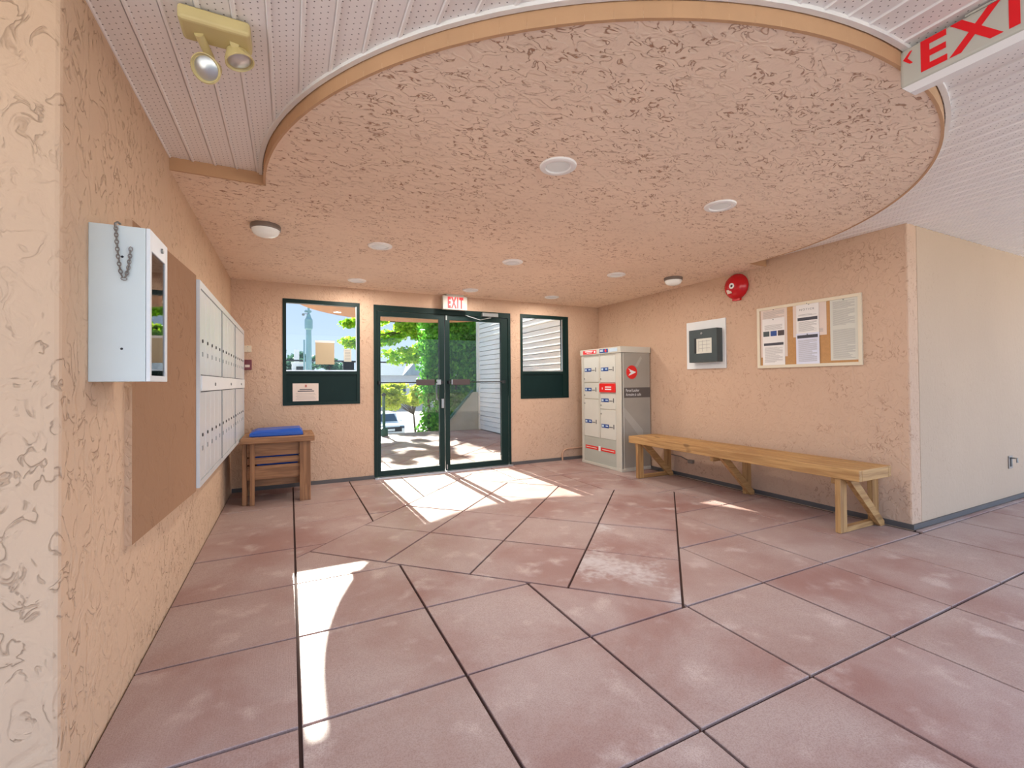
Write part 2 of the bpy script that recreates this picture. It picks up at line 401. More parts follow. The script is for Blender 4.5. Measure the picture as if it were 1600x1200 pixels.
def pave(parent, gx, gy, dia, blocks, clipto=None):
    u0, v0, n, st = dia      # diamond field: u = y-x from u0, v = x+y from v0, n x n pavers
    u1, v1 = u0+n*st, v0+n*st
    edges = [(-1, 1, u0, 1), (-1, 1, u1, -1), (1, 1, v0, 1), (1, 1, v1, -1)]
    for i in range(len(gx)-1):
        for j in range(len(gy)-1):
            cell = [(gx[i], gy[j]), (gx[i+1], gy[j]), (gx[i+1], gy[j+1]), (gx[i], gy[j+1])]
            if any(b[0]-.01 < (gx[i]+gx[i+1])/2 < b[1]+.01 and b[2]-.01 < (gy[j]+gy[j+1])/2 < b[3]+.01 for b in blocks): continue
            ins = cell
            for a, b, c, k in edges: ins = clip(ins, a, b, c, k) if ins else ins
            if area(ins) < 1e-4: paver(cell, parent, M_PAVER); continue
            rest = cell
            for a, b, c, k in edges:
                if not rest: break
                out = clip(rest, a, b, c, -k)
                if area(out) > 1e-4: paver(out, parent, M_PAVER)
                rest = clip(rest, a, b, c, k)
    for i in range(n):
        for j in range(n):
            ua, ub, va, vb = u0+i*st, u0+(i+1)*st, v0+j*st, v0+(j+1)*st
            poly = [((v-u)/2, (v+u)/2) for u, v in ((ua, va), (ua, vb), (ub, vb), (ub, va))]
            if clipto:
                for a, b, c, k in clipto: poly = clip(poly, a, b, c, k) if poly else poly
            if poly: paver(poly, parent, M_PAVERE if (i, j) in ((0,0),(0,1)) and parent is floor else M_PAVER)
pave(floor, GX, GY, (-.085*G, 3.07*G, 4, .7375*G), [(-4.2, XL-.02, YL, 9), (XR, 9.5, YR, 9)])

for xa, xb in zip(GX[:-1], GX[1:]):      # narrow cut row against the return wall
    if xb > XR+.1: paver([(max(xa, XR), GY[5]), (xb, GY[5]), (xb, YR-.012), (max(xa, XR), YR-.012)], floor, M_PAVER)

# outside entrance terrace
patio = struct(obj('patio_floor', MB().box(-3, 4.23, YB+.16, 10.62, -2.5, -.013), M_GROUT), 'matching red pavers on the terrace beyond the glass doors', 'terrace')
gx2 = [.025*G + .603*k for k in range(-5, 7)] + [4.215]
gy2 = [YB+.16] + [6.29+.615*k for k in range(0, 8)]
pave(patio, gx2, gy2, (6.06-2*.853, 9.70-2*.853, 4, .853), [], [(1, 0, 4.2, -1)])

# walls
wl = MB().box(XL-WT, XL, YL, YB+WT, -.03, ZS+.02)
wall_left = struct(obj('wall_left', wl, M_WALLR, bevel=.012), 'coarse peach stucco wall carrying the mailboxes', 'wall')
bA = P(206, 852, 0, -.545); bY = bA.y
bx = MB(); bx.add([(x, y, z) for x, y, z in ((XL, bY, bA.z), (-.545, bY, bA.z), (-.446, 2.888, .598), (XL, 2.888, .598), (XL, bY, 1.80), (-.545, bY, 1.80), (-.446, 2.888, 1.742), (XL, 2.888, 1.742))], [(3,2,1,0), (4,5,6,7), (1,2,6,5), (2,3,7,6), (3,0,4,7)])
bx.cur = 1; bx.f.append((0,1,5,4)); bx.mi.append(1)
struct(obj('wall_boxing', bx, [M_BOX, M_WALLR]), 'smooth older brown stucco boxing beside the mailboxes', 'wall')
struct(obj('wall_left_return', MB().box(-4.2, XL-WT+.005, YL, YL+WT, -.03, ZS+.02), M_WALLS), 'coarse stucco wall end beside the directory case', 'wall')
wb_ = MB()
ZT = ZS+.25
o1, o2, o3 = (-.072, .757, .917, 2.125), (.918, 2.772, 0, 2.12), (2.93, 3.735, .92, 2.125)
xs = [XL-WT, o1[0], o1[1], o2[0], o2[1], o3[0], o3[1], XR+WT]
for i in range(0, 8, 2): wb_.box(xs[i], xs[i+1], YB, YB+WT, -.03, ZT)
for o in (o1, o2, o3):
    wb_.box(o[0], o[1], YB, YB+WT, o[3], ZT)
    if o[2] > 0: wb_.box(o[0], o[1], YB, YB+WT, -.03, o[2])
wall_back = struct(obj('wall_back', wb_, M_WALL), 'peach stucco wall around the glass doors', 'wall')
wall_right = struct(obj('wall_right', MB().box(XR, XR+WT, YR, YB, -.03, ZS+.02), M_WALL, bevel=.012), 'peach stucco wall behind the long bench', 'wall')
struct(obj('wall_right_return', MB().box(XR+WT-.005, 9, YR, YR+WT, -.03, ZS+.02), M_WALLS), 'pale stucco wall turning the corner past the bench', 'wall')
struct(obj('baseboard_back', MB().box(-.56, o2[0], YB-.014, YB, .0, .042).box(o2[1], XR-.014, YB-.014, YB, .0, .042), M_BASE), 'charcoal base strip along the door wall', 'baseboard')
struct(obj('baseboard_right', MB().box(XR-.014, XR, YR-.014, YB, .0, .038).box(XR, 9, YR-.014, YR, .0, .038), M_BASE), 'charcoal base strip under the bench wall', 'baseboard')
# round-ended stucco ceiling
ccx, ccy, crr = 1.965, 2.93, 2.085
arc = [(ccx+crr*math.cos(math.pi+math.pi*k/72), ccy+crr*math.sin(math.pi+math.pi*k/72)) for k in range(73)]
cpoly = [(XL, YB), (XL, ccy)] + arc + [(XR, ccy), (XR, YB)]
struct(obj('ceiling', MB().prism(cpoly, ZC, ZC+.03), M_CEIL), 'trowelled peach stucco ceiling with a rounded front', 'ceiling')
tr = MB(); edge = [(XL, ccy)] + arc + [(XR, ccy)]
for a, b in zip(edge[:-1], edge[1:]):
    d = Vector((b[0]-a[0], b[1]-a[1])).normalized(); nn = Vector((d.y, -d.x))*.012
    a2 = (a[0]+nn.x, a[1]+nn.y); b2 = (b[0]+nn.x, b[1]+nn.y)
    tr.add([(*a, ZC-.003), (*b, ZC-.003), (*b2, ZC-.003), (*a2, ZC-.003), (*a, ZS), (*b, ZS), (*b2, ZS), (*a2, ZS)], [(0,1,2,3),(4,5,6,7),(0,1,5,4),(2,3,7,6)])
struct(obj('trim_1', tr, M_FASCIA), 'smooth tan fascia edging the rounded ceiling', 'trim')
tr2 = MB()
for a, b in zip(arc[:-1], arc[1:]):
    pa = [(ccx+(a[0]-ccx)*k, ccy+(a[1]-ccy)*k) for k in (1.008, 1.017)]; pb = [(ccx+(b[0]-ccx)*k, ccy+(b[1]-ccy)*k) for k in (1.008, 1.017)]
    tr2.add([(*pa[0], ZS-.014), (*pb[0], ZS-.014), (*pb[1], ZS-.014), (*pa[1], ZS-.014), (*pa[0], ZS), (*pb[0], ZS), (*pb[1], ZS), (*pa[1], ZS)], [(0,1,2,3),(0,1,5,4),(2,3,7,6)])
struct(obj('trim_2', tr2, M_LIGHTRING), 'white channel where the soffit meets the round fascia', 'trim')
# vinyl soffit: strip by strip
soffit = struct(obj('ceiling_soffit', MB().box(-4.2, 9, -.45, YB, ZS+.012, ZS+.03), M_WHITE), 'white perforated vinyl soffit around the rounded ceiling', 'ceiling')
PW = .1015
sm = MB(); y0s, y1s = -.45, 2.99
prof = [(-PW/2, .002), (-PW/2+.003, .0), (-PW/2+.006, -.006), (-PW/2+.014, -.006), (-PW/2+.018, .0), (PW/2, .0)]
sm.add([(x, y, z) for y in (y0s, y1s) for x, z in prof], [(k, k+1, k+7, k+6) for k in range(5)])
s0 = None; k0 = -.361+PW/2-.013-.5*0
xk = k0 - 37*PW
while xk < 8.9:
    if s0 is None:
        s0 = obj('soffit_panel', sm, M_SOFFIT, soffit); s = s0
    else:
        s = put('soffit_panel', parent=soffit, data=s0.data)
    s.location = (xk, 0, ZS); xk += PW
struct(obj('roof', MB().box(-4.2, 9, -.45, YB+WT, ZT, ZT+.35), M_ROOF), 'unseen flat roof added over the lobby to block the sun', 'roof')  # unseen slab added so the sun does not pass through the soffit
struct(obj('trim_3', MB().box(-4.2, 9, -.48, -.45, ZS-.03, ZT+.35), M_FASCIA), 'fascia board along the roof edge', 'trim')
struct(obj('ground', MB().box(-40, 40, -40, -1.6, -.2, -.04), M_GRAVEL), 'pale yard in front of the covered entry', 'ground')

# outside canopy with a rounded end
can = [(1.86+1.86*math.cos(math.pi*k/48), 6.40+2.13*math.sin(math.pi*k/48)) for k in range(49)]
cp = [(0, YB+WT), (3.72, YB+WT)] + can
struct(obj('canopy', MB().prism(cp, 2.31, 2.62), M_FASCIA), 'beige canopy over the terrace outside the doors', 'canopy')

# siding wall outside
SX, SY0, SY1 = 4.23, YB+WT+.01, 10.42
sid = struct(obj('wall_outside', MB().box(SX+.012, SX+.2, SY0, SY1, -.03, 3.3), M_BASE), 'white clapboard wall along the terrace', 'wall')  # charcoal backing shows between the boards as their painted lap shadow
b0 = None; st = .112
for k in range(29):
    z = .015 + k*st
    if k == 20:
        obj('trim_ledge', MB().box(SX-.022, SX+.012, SY0, SY1, z-.008, z+.012), M_TRIMW, sid)
    if b0 is None:
        mb = MB(); mb.add([(SX-.016, y, 0) for y in (SY0, SY1)] + [(SX-.004, y, st-.009) for y in (SY0, SY1)] + [(SX+.013, y, zz) for zz in (0, st-.009) for y in (SY0, SY1)],
                          [(0,1,3,2), (0,1,5,4), (2,3,7,6), (0,2,6,4), (1,3,7,5)])
        b0 = obj('clapboard', mb, M_SIDING, sid); b = b0
    else: b = put('clapboard', parent=sid, data=b0.data)
    b.location = (0, 0, z)
obj('corner_board', MB().box(SX-.03, SX+.01, SY1-.02, SY1+.14, -.03, 3.3), M_TRIMW, sid)

# ---------------------------------------------------------------- windows and doors
def window(name, o, label, gright, zsill):
    w = struct(put(name, ((o[0]+o[1])/2, YB+.03, o[2])), label, 'window')
    y0, y1 = YB-.006, YB+.06
    fr = MB().box(o[0], o[0]+.036, y0, y1, o[2], o[3]).box(gright, o[1], y0, y1, o[2], o[3])
    fr.box(o[0]+.036, gright, y0, y1, o[3]-.046, o[3]).box(o[0]+.036, gright, y0, y1, zsill-.035, zsill).box(o[0]+.036, gright, y0, y1, o[2], o[2]+.03)
    obj('window_frame', fr, M_GREEN, w)
    obj('lower_panel', MB().box(o[0]+.036, gright, y0+.012, y1-.01, o[2]+.03, zsill-.035), M_GREENP, w)
    obj('pane', MB().box(o[0]+.036, gright, YB+.024, YB+.032, zsill, o[3]-.046), M_GLASS, w)
    obj('glazing_bead', MB().box(o[0]+.036, gright, y0+.004, y0+.02, zsill, zsill+.014).box(gright-.010, gright, y0+.004, y0+.02, zsill+.014, o[3]-.046), M_ALU, w)
    return w
window('window_1', o1, 'dark green window with taped notices left of the glass doors', o1[1]-.036, 1.305)
w2 = window('window_2', o3, 'dark green window showing white siding beside the parcel locker', o3[1]-.10, 1.31)
obj('side_mullion', MB().box(o3[1]-.072, o3[1]-.05, YB-.016, YB-.006, 1.31, o3[3]-.046), M_GREENP, w2)
door = struct(put('door_1', ((o2[0]+o2[1])/2, YB+.03, 0)), 'dark green framed pair of glass entry doors', 'door')
obj('door_frame', MB().box(o2[0], .955, YB-.01, YB+.09, 0, 2.12).box(2.735, o2[1], YB-.01, YB+.09, 0, 2.12).box(.955, 2.735, YB-.01, YB+.09, 2.05, 2.12), M_GREEN, door)
obj('threshold', MB().box(o2[0], o2[1], YB-.07, YB+.12, .0, .016), M_ALU, door)
for (a, b, g0, g1, side) in ((.958, 1.812, 1.0, 1.745, 0), (1.822, 2.732, 1.885, 2.63, 1)):
    y0, y1 = YB+.0, YB+.045
    lf = MB().box(a, g0, y0, y1, .018, 2.045).box(g1, b, y0, y1, .018, 2.045).box(g0, g1, y0, y1, .018, .085).box(g0, g1, y0, y1, 1.985, 2.045)
    leaf = obj('door_leaf', lf, M_GREEN, door)
    obj('pane', MB().box(g0, g1, YB+.02, YB+.028, .085, 1.985), M_GLASS, leaf)
    obj('push_bar', MB().tube([(g0-.02, YB-.05, 1.165), (g1+.02, YB-.05, 1.165)], .007).box(g0-.035, g0-.008, YB-.06, y0, 1.145, 1.185).box(g1+.008, g1+.035, YB-.06, y0, 1.145, 1.185), M_DARK, leaf)
    pa = (1.425, 1.66) if side == 0 else (1.90, 2.14)
    obj('push_pad', MB().box(pa[0], pa[1], YB-.075, YB-.04, 1.128, 1.202), M_BROWN, leaf, bevel=.005)
    obj('bracket', MB().box(g1-.05 if side == 0 else g0+.0, g1 if side == 0 else g0+.03, YB-.07, YB-.03, 1.135, 1.20), M_STEEL, leaf, bevel=.003)
    if side == 0:
        obj('lock_case', MB().box(1.765, 1.80, YB-.02, y0, .83, .95), M_STEEL, leaf, bevel=.004)
        obj('pull_handle', MB().tube([(1.735, YB+.03, 1.16), (1.735, YB+.09, 1.15), (1.735, YB+.09, .95), (1.735, YB+.03, .94)], .012), M_STEEL, leaf)
    else:
        obj('flush_bolt', MB().box(1.835, 1.85, YB-.004, y0, 1.98, 2.04).box(1.835, 1.85, YB-.004, y0, .03, .09), M_STEEL, leaf)
        cl = obj('door_closer', MB().box(2.33, 2.56, YB-.07, y0, 2.045, 2.10), M_STEEL, leaf, bevel=.006)
        obj('closer_arm', MB().bar((2.45, YB-.06, 2.035), (2.28, YB-.10, 1.99), .022, .008).bar((2.28, YB-.10, 1.99), (2.1, YB-.02, 2.055), .022, .008), M_STEEL, leaf)

# ---------------------------------------------------------------- mailboxes
mY0, mY1, mZ0, mZ1, mX = 2.892, 5.50, .612, 1.722, -.43
mail = thing('mailbox_bank', ((XL+mX)/2, (mY0+mY1)/2, mZ0), 'long aluminium mailbox bank of narrow locked doors on the left wall', 'mailboxes')
obj('housing', MB().box(XL, mX-.014, mY0+.004, mY1-.004, mZ0+.004, mZ1-.004), M_ALUP, mail)
obj('backing', MB().box(mX-.0135, mX-.0125, mY0+.02, mY1-.015, mZ0+.02, mZ1-.03), M_INKD, mail)  # dark sheet added behind the doors, painting the shade in their gaps
zm0, zm1 = 1.125, 1.21
obj('face_frame', MB().box(mX-.02, mX, mY0, mY1, mZ0, mZ0+.03).box(mX-.02, mX, mY0, mY1, mZ1-.04, mZ1).box(mX-.02, mX, mY0, mY0+.028, mZ0+.03, mZ1-.04).box(mX-.02, mX, mY1-.02, mY1, mZ0+.03, mZ1-.04), M_ALUP, mail)
ys0, ys1 = mY0+.03, mY1-.022; sec = (ys1-ys0)/3
dm = None
for s_ in range(3):
    a = ys0+s_*sec
    st_ = obj('master_strip', MB().box(mX-.016, mX+.006, a+.002, a+sec-.002, zm0, zm1), M_WHITE, mail, bevel=.003)
    obj('lock', MB().lathe([(.011, 0), (.011, .004), (.006, .006)], (mX+.006, a+sec*.55, (zm0+zm1)/2-.005), (1,0,0), 12), M_STEEL, st_)
    if s_: obj('section_mullion', MB().box(mX-.014, mX+.002, a-.004, a+.004, mZ0+.03, mZ1-.04), M_STEEL, mail)
    for rz0, rz1, lz in ((mZ0+.034, zm0-.006, .885), (zm1+.006, mZ1-.045, 1.40)):
        for k in range(5):
            y0 = a+.006+k*(sec-.012)/5; y1 = y0+(sec-.012)/5-.009
            d = obj('mailbox_door', MB().box(mX-.012, mX-.002, y0, y1, rz0, rz1), M_ALUP, mail, bevel=.0025, seg=1)
            yc = y0+(y1-y0)*.35
            obj('lock', MB().lathe([(.010, 0), (.010, .004), (.005, .005)], (mX-.002, yc, lz), (1,0,0), 10), M_DARK, d)
            obj('name_slot', MB().box(mX-.003, mX+.001, yc-.012, yc+.012, lz-.085, lz-.06), M_STEEL, d)

# ---------------------------------------------------------------- directory case with chain
case = thing('directory_case', (-.49, 1.97, 1.172), 'white steel directory case with a hanging chain near the mailboxes', 'display case')
cX, cY0, cY1, cZ0, cZ1 = -.412, 1.855, 2.088, 1.172, 1.676
obj('body', MB().box(XL, cX-.012, cY0, cY1, cZ0, cZ1), M_CASE, case, bevel=.002)
dr = obj('case_door', MB().box(cX-.011, cX, cY0, cY0+.02, cZ0, cZ1).box(cX-.011, cX, cY1-.028, cY1, cZ0, cZ1).box(cX-.011, cX, cY0+.02, cY1-.028, cZ0, cZ0+.02).box(cX-.011, cX, cY0+.02, cY1-.028, cZ1-.07, cZ1), M_WHITE, case, bevel=.0015)
obj('pane', MB().box(cX-.008, cX-.004, cY0+.02, cY1-.028, cZ0+.02, cZ1-.07), M_CLEAR, dr)
obj('lock', MB().lathe([(.009, 0), (.009, .006), (.004, .007)], (cX, 2.0, cZ1-.036), (1,0,0), 12), M_STEEL, dr)
obj('hook', MB().tube([P(188, 350, 1, 1.87), P(184, 347, 1, 1.855), P(180, 349, 1, 1.845), P(180, 354, 1, 1.847)], .0035, 6), M_STEEL, case)
cpts = []
path = [(181, 352), (182, 372), (184, 395), (187, 418), (190, 430), (193.5, 435.5), (197, 431), (200.5, 418), (203, 400), (204.5, 384)]
pp = [P(x, y, 1, 1.8475) for x, y in path]
ch = MB(); acc = []
for a, b in zip(pp[:-1], pp[1:]):
    n = max(1, round((b-a).length/.0105))
    acc += [a.lerp(b, k/n) for k in range(n)]
for i, p in enumerate(acc):
    d = (acc[min(i+1, len(acc)-1)]-acc[max(i-1, 0)]).normalized(); sd = d.cross(Vector((0,1,0))) if i % 2 else Vector((0,1,0))
    ch.tube([p + d*.0078*math.cos(t) + sd*.0046*math.sin(t) for t in [2*math.pi*q/8 for q in range(8)]], .0016, 5, True)
obj('chain', ch, M_PEWTER, case)
for q in ((191, 401), (190, 545)): obj('screw', MB().lathe([(.004, 0), (.002, .002)], P(*q, 1, cY0), (0,-1,0), 8), M_DARK, case)

# ---------------------------------------------------------------- wooden bin stand and blue bin
st = thing('bin_stand', (-.1, 5.25, 0), 'brown slatted timber stand under the mailboxes in the corner', 'stand')
yF, yK = 4.97, 5.52
for (x0, x1) in ((-.345, -.305), (.086, .186)):
    obj('leg', MB().box(x0, x1, yF, yF+.04, 0, .592), M_OLDZ, st, bevel=.003)
for (x0, x1) in ((-.411, -.372), (.146, .186)):
    obj('leg', MB().box(x0, x1, yF+.042, yF+.13, 0, .592), M_OLDZ, st, bevel=.003)
    obj('leg', MB().box(x0, x1, yK-.09, yK, 0, .592), M_OLDZ, st, bevel=.003)
for z0, z1, dy in ((.462, .588, .03), (.386, .446, .03), (.236, .368, .03), (.158, .226, .10)):
    obj('slat', MB().box(-.37, .145, yF+.012+dy, yF+.034+dy, z0, z1), M_OLDX, st, bevel=.002)
    obj('slat', MB().box(-.37, .145, yK-.035, yK-.013, z0, z1), M_OLDX, st, bevel=.002)
for x in (-.36, .124):
    for z0, z1 in ((.44, .585), (.20, .36)):
        obj('slat', MB().box(x, x+.02, yF+.135, yK-.10, z0, z1), M_OLDY, st, bevel=.002)
for bb in ((-.42, .222, yF-.03, yF+.07), (-.42, .222, yK-.08, yK+.02)):
    obj('top_board', MB().box(*bb, .592, .645), M_OLDX, st, bevel=.004)
for bb in ((-.42, -.345, yF+.071, yK-.081), (.122, .222, yF+.071, yK-.081)):
    obj('top_board', MB().box(*bb, .594, .643), M_OLDY, st, bevel=.004)
binr = thing('recycling_bin', (-.11, 5.24, .30), 'blue plastic recycling bin set into the timber stand', 'bin')
obj('bin_body', MB().add([(-.27, 5.10, .2), (.05, 5.10, .2), (.05, 5.38, .2), (-.27, 5.38, .2), (-.33, 5.05, .650), (.105, 5.05, .650), (.105, 5.43, .650), (-.33, 5.43, .650)],
    [(3,2,1,0),(0,1,5,4),(1,2,6,5),(2,3,7,6),(3,0,4,7)]), M_BLUE, binr)
obj('rim', MB().box(-.352, .118, 5.036, 5.06, .648, .682).box(-.352, .118, 5.42, 5.444, .648, .682).box(-.352, -.328, 5.06, 5.42, .648, .682).box(.094, .118, 5.06, 5.42, .648, .682), M_BLUE, binr, bevel=.006)
obj('lid', MB().add([(-.345, 5.045, .682), (.112, 5.045, .682), (.112, 5.436, .682), (-.345, 5.436, .682), (-.30, 5.10, .705), (.09, 5.10, .712), (.09, 5.40, .712), (-.30, 5.40, .705)],
    [(3,2,1,0),(4,5,6,7),(0,1,5,4),(1,2,6,5),(2,3,7,6),(3,0,4,7)]), M_BLUE, binr, bevel=.006)

# ---------------------------------------------------------------- parcel locker
LX, LY0, LY1, LH = 3.785, 4.55, 5.415, 1.605
lk = thing('parcel_locker', (4.02, 4.98, 0), 'tall putty parcel locker with blue-labelled doors beside the bench', 'locker')
obj('body', MB().box(LX+.012, XR-.02, LY0, LY1, .01, 1.53), M_LOCK, lk, bevel=.004)
obj('side_wrap', MB().box(LX+.045, XR-.024, LY0-.003, LY0, .05, 1.525), M_LOCKS, lk)
for qq in (((975, 650), (1005, 690), (1005, 672), (975, 636)), ((992, 572), (1001, 556), (1003, 560), (996, 574))):
    obj('wrap_swoosh', MB().add([P(*q, 1, LY0-.004) for q in qq], [(0,1,2,3)]), M_LOCKL, lk)
obj('header', MB().box(LX-.012, XR-.016, LY0-.012, LY1+.012, 1.528, LH), M_LOCK, lk, bevel=.004)
obj('plinth', MB().box(LX-.004, XR-.02, LY0-.006, LY1+.004, 0, .035), M_LOCK, lk, bevel=.003)
obj('front_post', MB().box(LX, LX+.03, LY0, 4.655, .035, 1.528).box(LX, LX+.03, 4.99, 5.012, .38, 1.528).box(LX, LX+.03, 5.365, LY1, .035, 1.528), M_LOCK, lk, bevel=.003)
obj('kick_panel', MB().box(LX+.004, LX+.02, 4.655, 5.365, .035, .385), M_LOCKB, lk)
def zz(x, y): return P(x, y, 0, LX).z
def door_(y0, y1, za, zb, mat=M_LOCKD):
    d = obj('locker_door', MB().box(LX+.002, LX+.02, y0+.004, y1-.004, za+.004, zb-.004), mat, lk, bevel=.003, seg=1)
    return d
colL, colR = (5.014, 5.363), (4.657, 4.988)
def stick(d, y1, zc, pale=False):
    """blue label with its grey arrow, y1 = its left end as seen from the room"""
    obj('label_sticker', MB().box(LX-.001, LX+.002, y1-.155, y1, zc-.024, zc+.024), M_STBLUE, d)
    for q in ((.05, .01, .014, .014), (.14, .09, .006, .010)): obj('label_print', MB().box(LX-.0016, LX-.001, y1-q[0], y1-q[1], zc-q[2], zc+q[3]), M_STPALE, d)
    obj('key_arrow', MB().box(LX-.001, LX+.002, y1-.235, y1-.165, zc-.012, zc-.003).box(LX-.001, LX+.002, y1-.262, y1-.25, zc-.028, zc+.03), M_INKD, d)
for y0, y1, rows in ((*colL, ((1.495, 1.145, 1.32), (1.14, .915, 1.045), (.91, .385, .60))), (*colR, ((1.50, 1.14, 1.32), (1.0, .785, .905), (.78, .385, .56)))):
    for za, zb, zc in rows:
        d = door_(y0, y1, zb, za); stick(d, y1-.03, zc)
        zl = zb+.05 if za > .95 else za-.06
        obj('lock', MB().lathe([(.010, -.002), (.010, .004), (.005, .006)], (LX+.002, y1-.022, zl), (-1,0,0), 12), M_STEEL, d)
of = obj('outgoing_flap', MB().box(LX-.012, LX+.02, colR[0], colR[1], 1.012, 1.128), M_STRED, lk, bevel=.004)
obj('flap_print', MB().box(LX-.0135, LX-.012, 4.73, 4.86, 1.075, 1.09).box(LX-.0135, LX-.012, 4.73, 4.86, 1.045, 1.06).box(LX-.0135, LX-.012, 4.91, 4.925, 1.05, 1.075), M_WHITE, of)
obj('header_sticker', MB().box(LX-.014, LX-.012, 5.04, 5.35, 1.54, 1.592), M_STRED, lk)
obj('header_print', MB().box(LX-.0155, LX-.014, 5.12, 5.30, 1.572, 1.582).box(LX-.0155, LX-.014, 5.14, 5.26, 1.552, 1.562).box(LX-.0155, LX-.014, 5.06, 5.09, 1.55, 1.58), M_WHITE, lk)
obj('logo_sticker', MB().box(LX-.014, LX-.012, 4.79, 4.97, 1.54, 1.592), M_STBLUE, lk)
obj('logo_print', MB().box(LX-.0155, LX-.014, 4.89, 4.955, 1.558, 1.568).box(LX-.0155, LX-.014, 4.89, 4.955, 1.574, 1.582), M_WHITE, lk)
obj('logo_dot', MB().lathe([(.020, 0), (.020, .002)], (LX-.014, 4.835, 1.566), (-1,0,0), 16), M_STRED, lk)
obj('pale_sticker', MB().box(LX-.014, LX-.012, 4.60, 4.76, 1.545, 1.59), M_STPALE, lk)
zs0, zs1 = .2, .25
obj('kick_stripe', MB().box(LX+.001, LX+.004, 5.04, 5.33, .215, .262).box(LX+.001, LX+.004, 4.68, 4.98, .215, .262), M_STRED, lk)
obj('stripe_print', MB().box(LX-.0005, LX+.001, 5.07, 5.31, .234, .244).box(LX-.0005, LX+.001, 4.70, 4.95, .234, .244), M_PAPERP, lk)
obj('stripe_badge', MB().box(LX+.0, LX+.004, 4.99, 5.03, .205, .275), M_WHITE, lk)
# round emblem: red disc, white winged arrow
ec = P(986.7, 581.5, 1, LY0)
em = obj('emblem', MB().lathe([(.088, 0), (.088, .004)], (ec.x, LY0-.003, ec.z), (0,-1,0), 32), M_STRED, lk)
wing = [(-.062, .050), (-.015, .028), (.062, .004), (.062, -.004), (-.015, -.034), (-.058, -.046), (-.036, -.018), (-.010, -.004), (-.040, .006), (-.030, .018)]
obj('emblem_wing', MB().add([(ec.x+x, LY0-.0078, ec.z+z) for x, z in wing], [(0,1,9), (1,2,3,4,7,8,9), (4,5,6,7)]), M_WHITE, em)
bandz0, bandz1 = .945, 1.075
bd = obj('side_band', MB().box(LX+.045, XR-.024, LY0-.0045, LY0-.003, bandz0, bandz1), M_BAND, lk)
text_mesh('Parcel Locker', (3.86, LY0-.0048, 1.022), (1,0,0), (0,0,1), .036, .22, 'lettering', M_WHITE, bd)
text_mesh('Armoire \u00e0 colis', (3.86, LY0-.0048, .968), (1,0,0), (0,0,1), .036, .25, 'lettering', M_WHITE, bd)

# ---------------------------------------------------------------- bench
be = thing('wooden_bench', (3.93, 3.06, 0), 'long weathered timber bench with diagonal braces along the stucco wall', 'bench')
bX0, bX1, bY0, bY1 = 3.69, 4.13, 1.83, 4.305
obj('front_apron', MB().box(bX0, bX0+.04, bY0, bY1, .412, .495), M_WOODY, be, bevel=.004)
obj('rear_apron', MB().box(bX1-.04, bX1, bY0, bY1, .412, .495), M_WOODY, be, bevel=.004)
for y in (bY0, bY1-.04): obj('end_apron', MB().box(bX0+.041, bX1-.041, y, y+.04, .412, .495), M_WOODX, be, bevel=.004)
for k in range(4):
    w = (bX1-bX0-.082)/4
    obj('seat_plank', MB().box(bX0+.041+k*w+.003, bX0+.041+(k+1)*w-.003, bY0+.041, bY1-.041, .455, .492), M_WOODY, be, bevel=.004)
def brace(y, w=.04): obj('brace', MB().add([(x, y+dy, z) for dy in (-w/2, w/2) for x, z in ((3.74, .412), (3.84, .412), (4.225, .035), (4.225, 0), (4.17, 0))], [(0,1,2,3,4)[::-1], (5,6,7,8,9), (0,1,6,5), (1,2,7,6), (2,3,8,7), (3,4,9,8), (4,0,5,9)]), M_WOODX, be, bevel=.002, seg=1)
for y, front in ((1.985, True), (3.10, False), (4.18, True)):
    if front:
        obj('leg', MB().box(3.705, 3.79, y-.02, y+.02, 0, .412), M_WOODZ, be, bevel=.004)
        obj('floor_rail', MB().box(3.791, 4.148, y-.02, y+.02, 0, .04), M_WOODX, be, bevel=.003)
    obj('leg', MB().box(4.15, 4.235, y-.02, y+.02, 0, .412 if True else .4), M_WOODZ, be, bevel=.004)
    obj('bearer', MB().box(3.732, bX1-.041, y+.021, y+.06, .36, .452), M_WOODX, be, bevel=.003)
    brace(y-.042 if front else y-.042)
    obj('wall_cleat', MB().box(bX1-.0, 4.235, y-.02, y+.02, .413, .45), M_WOODZ, be)

# ---------------------------------------------------------------- right wall fittings
bell = thing('fire_bell', (XR, 3.24, 2.05), 'round red fire alarm bell high on the right wall', 'alarm bell')
bc = (XR, 3.243, 2.155)
obj('gong', MB().lathe([(.0, .098), (.03, .098), (.075, .088), (.112, .066), (.132, .036), (.136, .014), (.130, .012), (.0, .012)][::-1], bc, (-1,0,0), 40), M_RED, bell, smooth=True)
obj('back_box', MB().lathe([(.06, 0), (.06, .02)], bc, (-1,0,0), 24).box(XR-.03, XR, 3.20, 3.29, 2.005, 2.06), M_RED, bell)
obj('cap_ring', MB().lathe([(.030, .0975), (.030, .100), (.014, .100), (.014, .0975)], bc, (-1,0,0), 24), M_WHITE, bell)
obj('cap_nut', MB().lathe([(.011, .0975), (.009, .104), (.0, .104)], bc, (-1,0,0), 12), M_DARK, bell)
obj('rating_label', MB().add([Vector(bc)+Vector((-.0925+.0*i, y, z)) for i, (y, z) in enumerate(((.07, -.035), (.02, -.035), (.0, -.075), (.055, -.078)))] , [(0,1,2,3)]), M_PAPERP, bell)

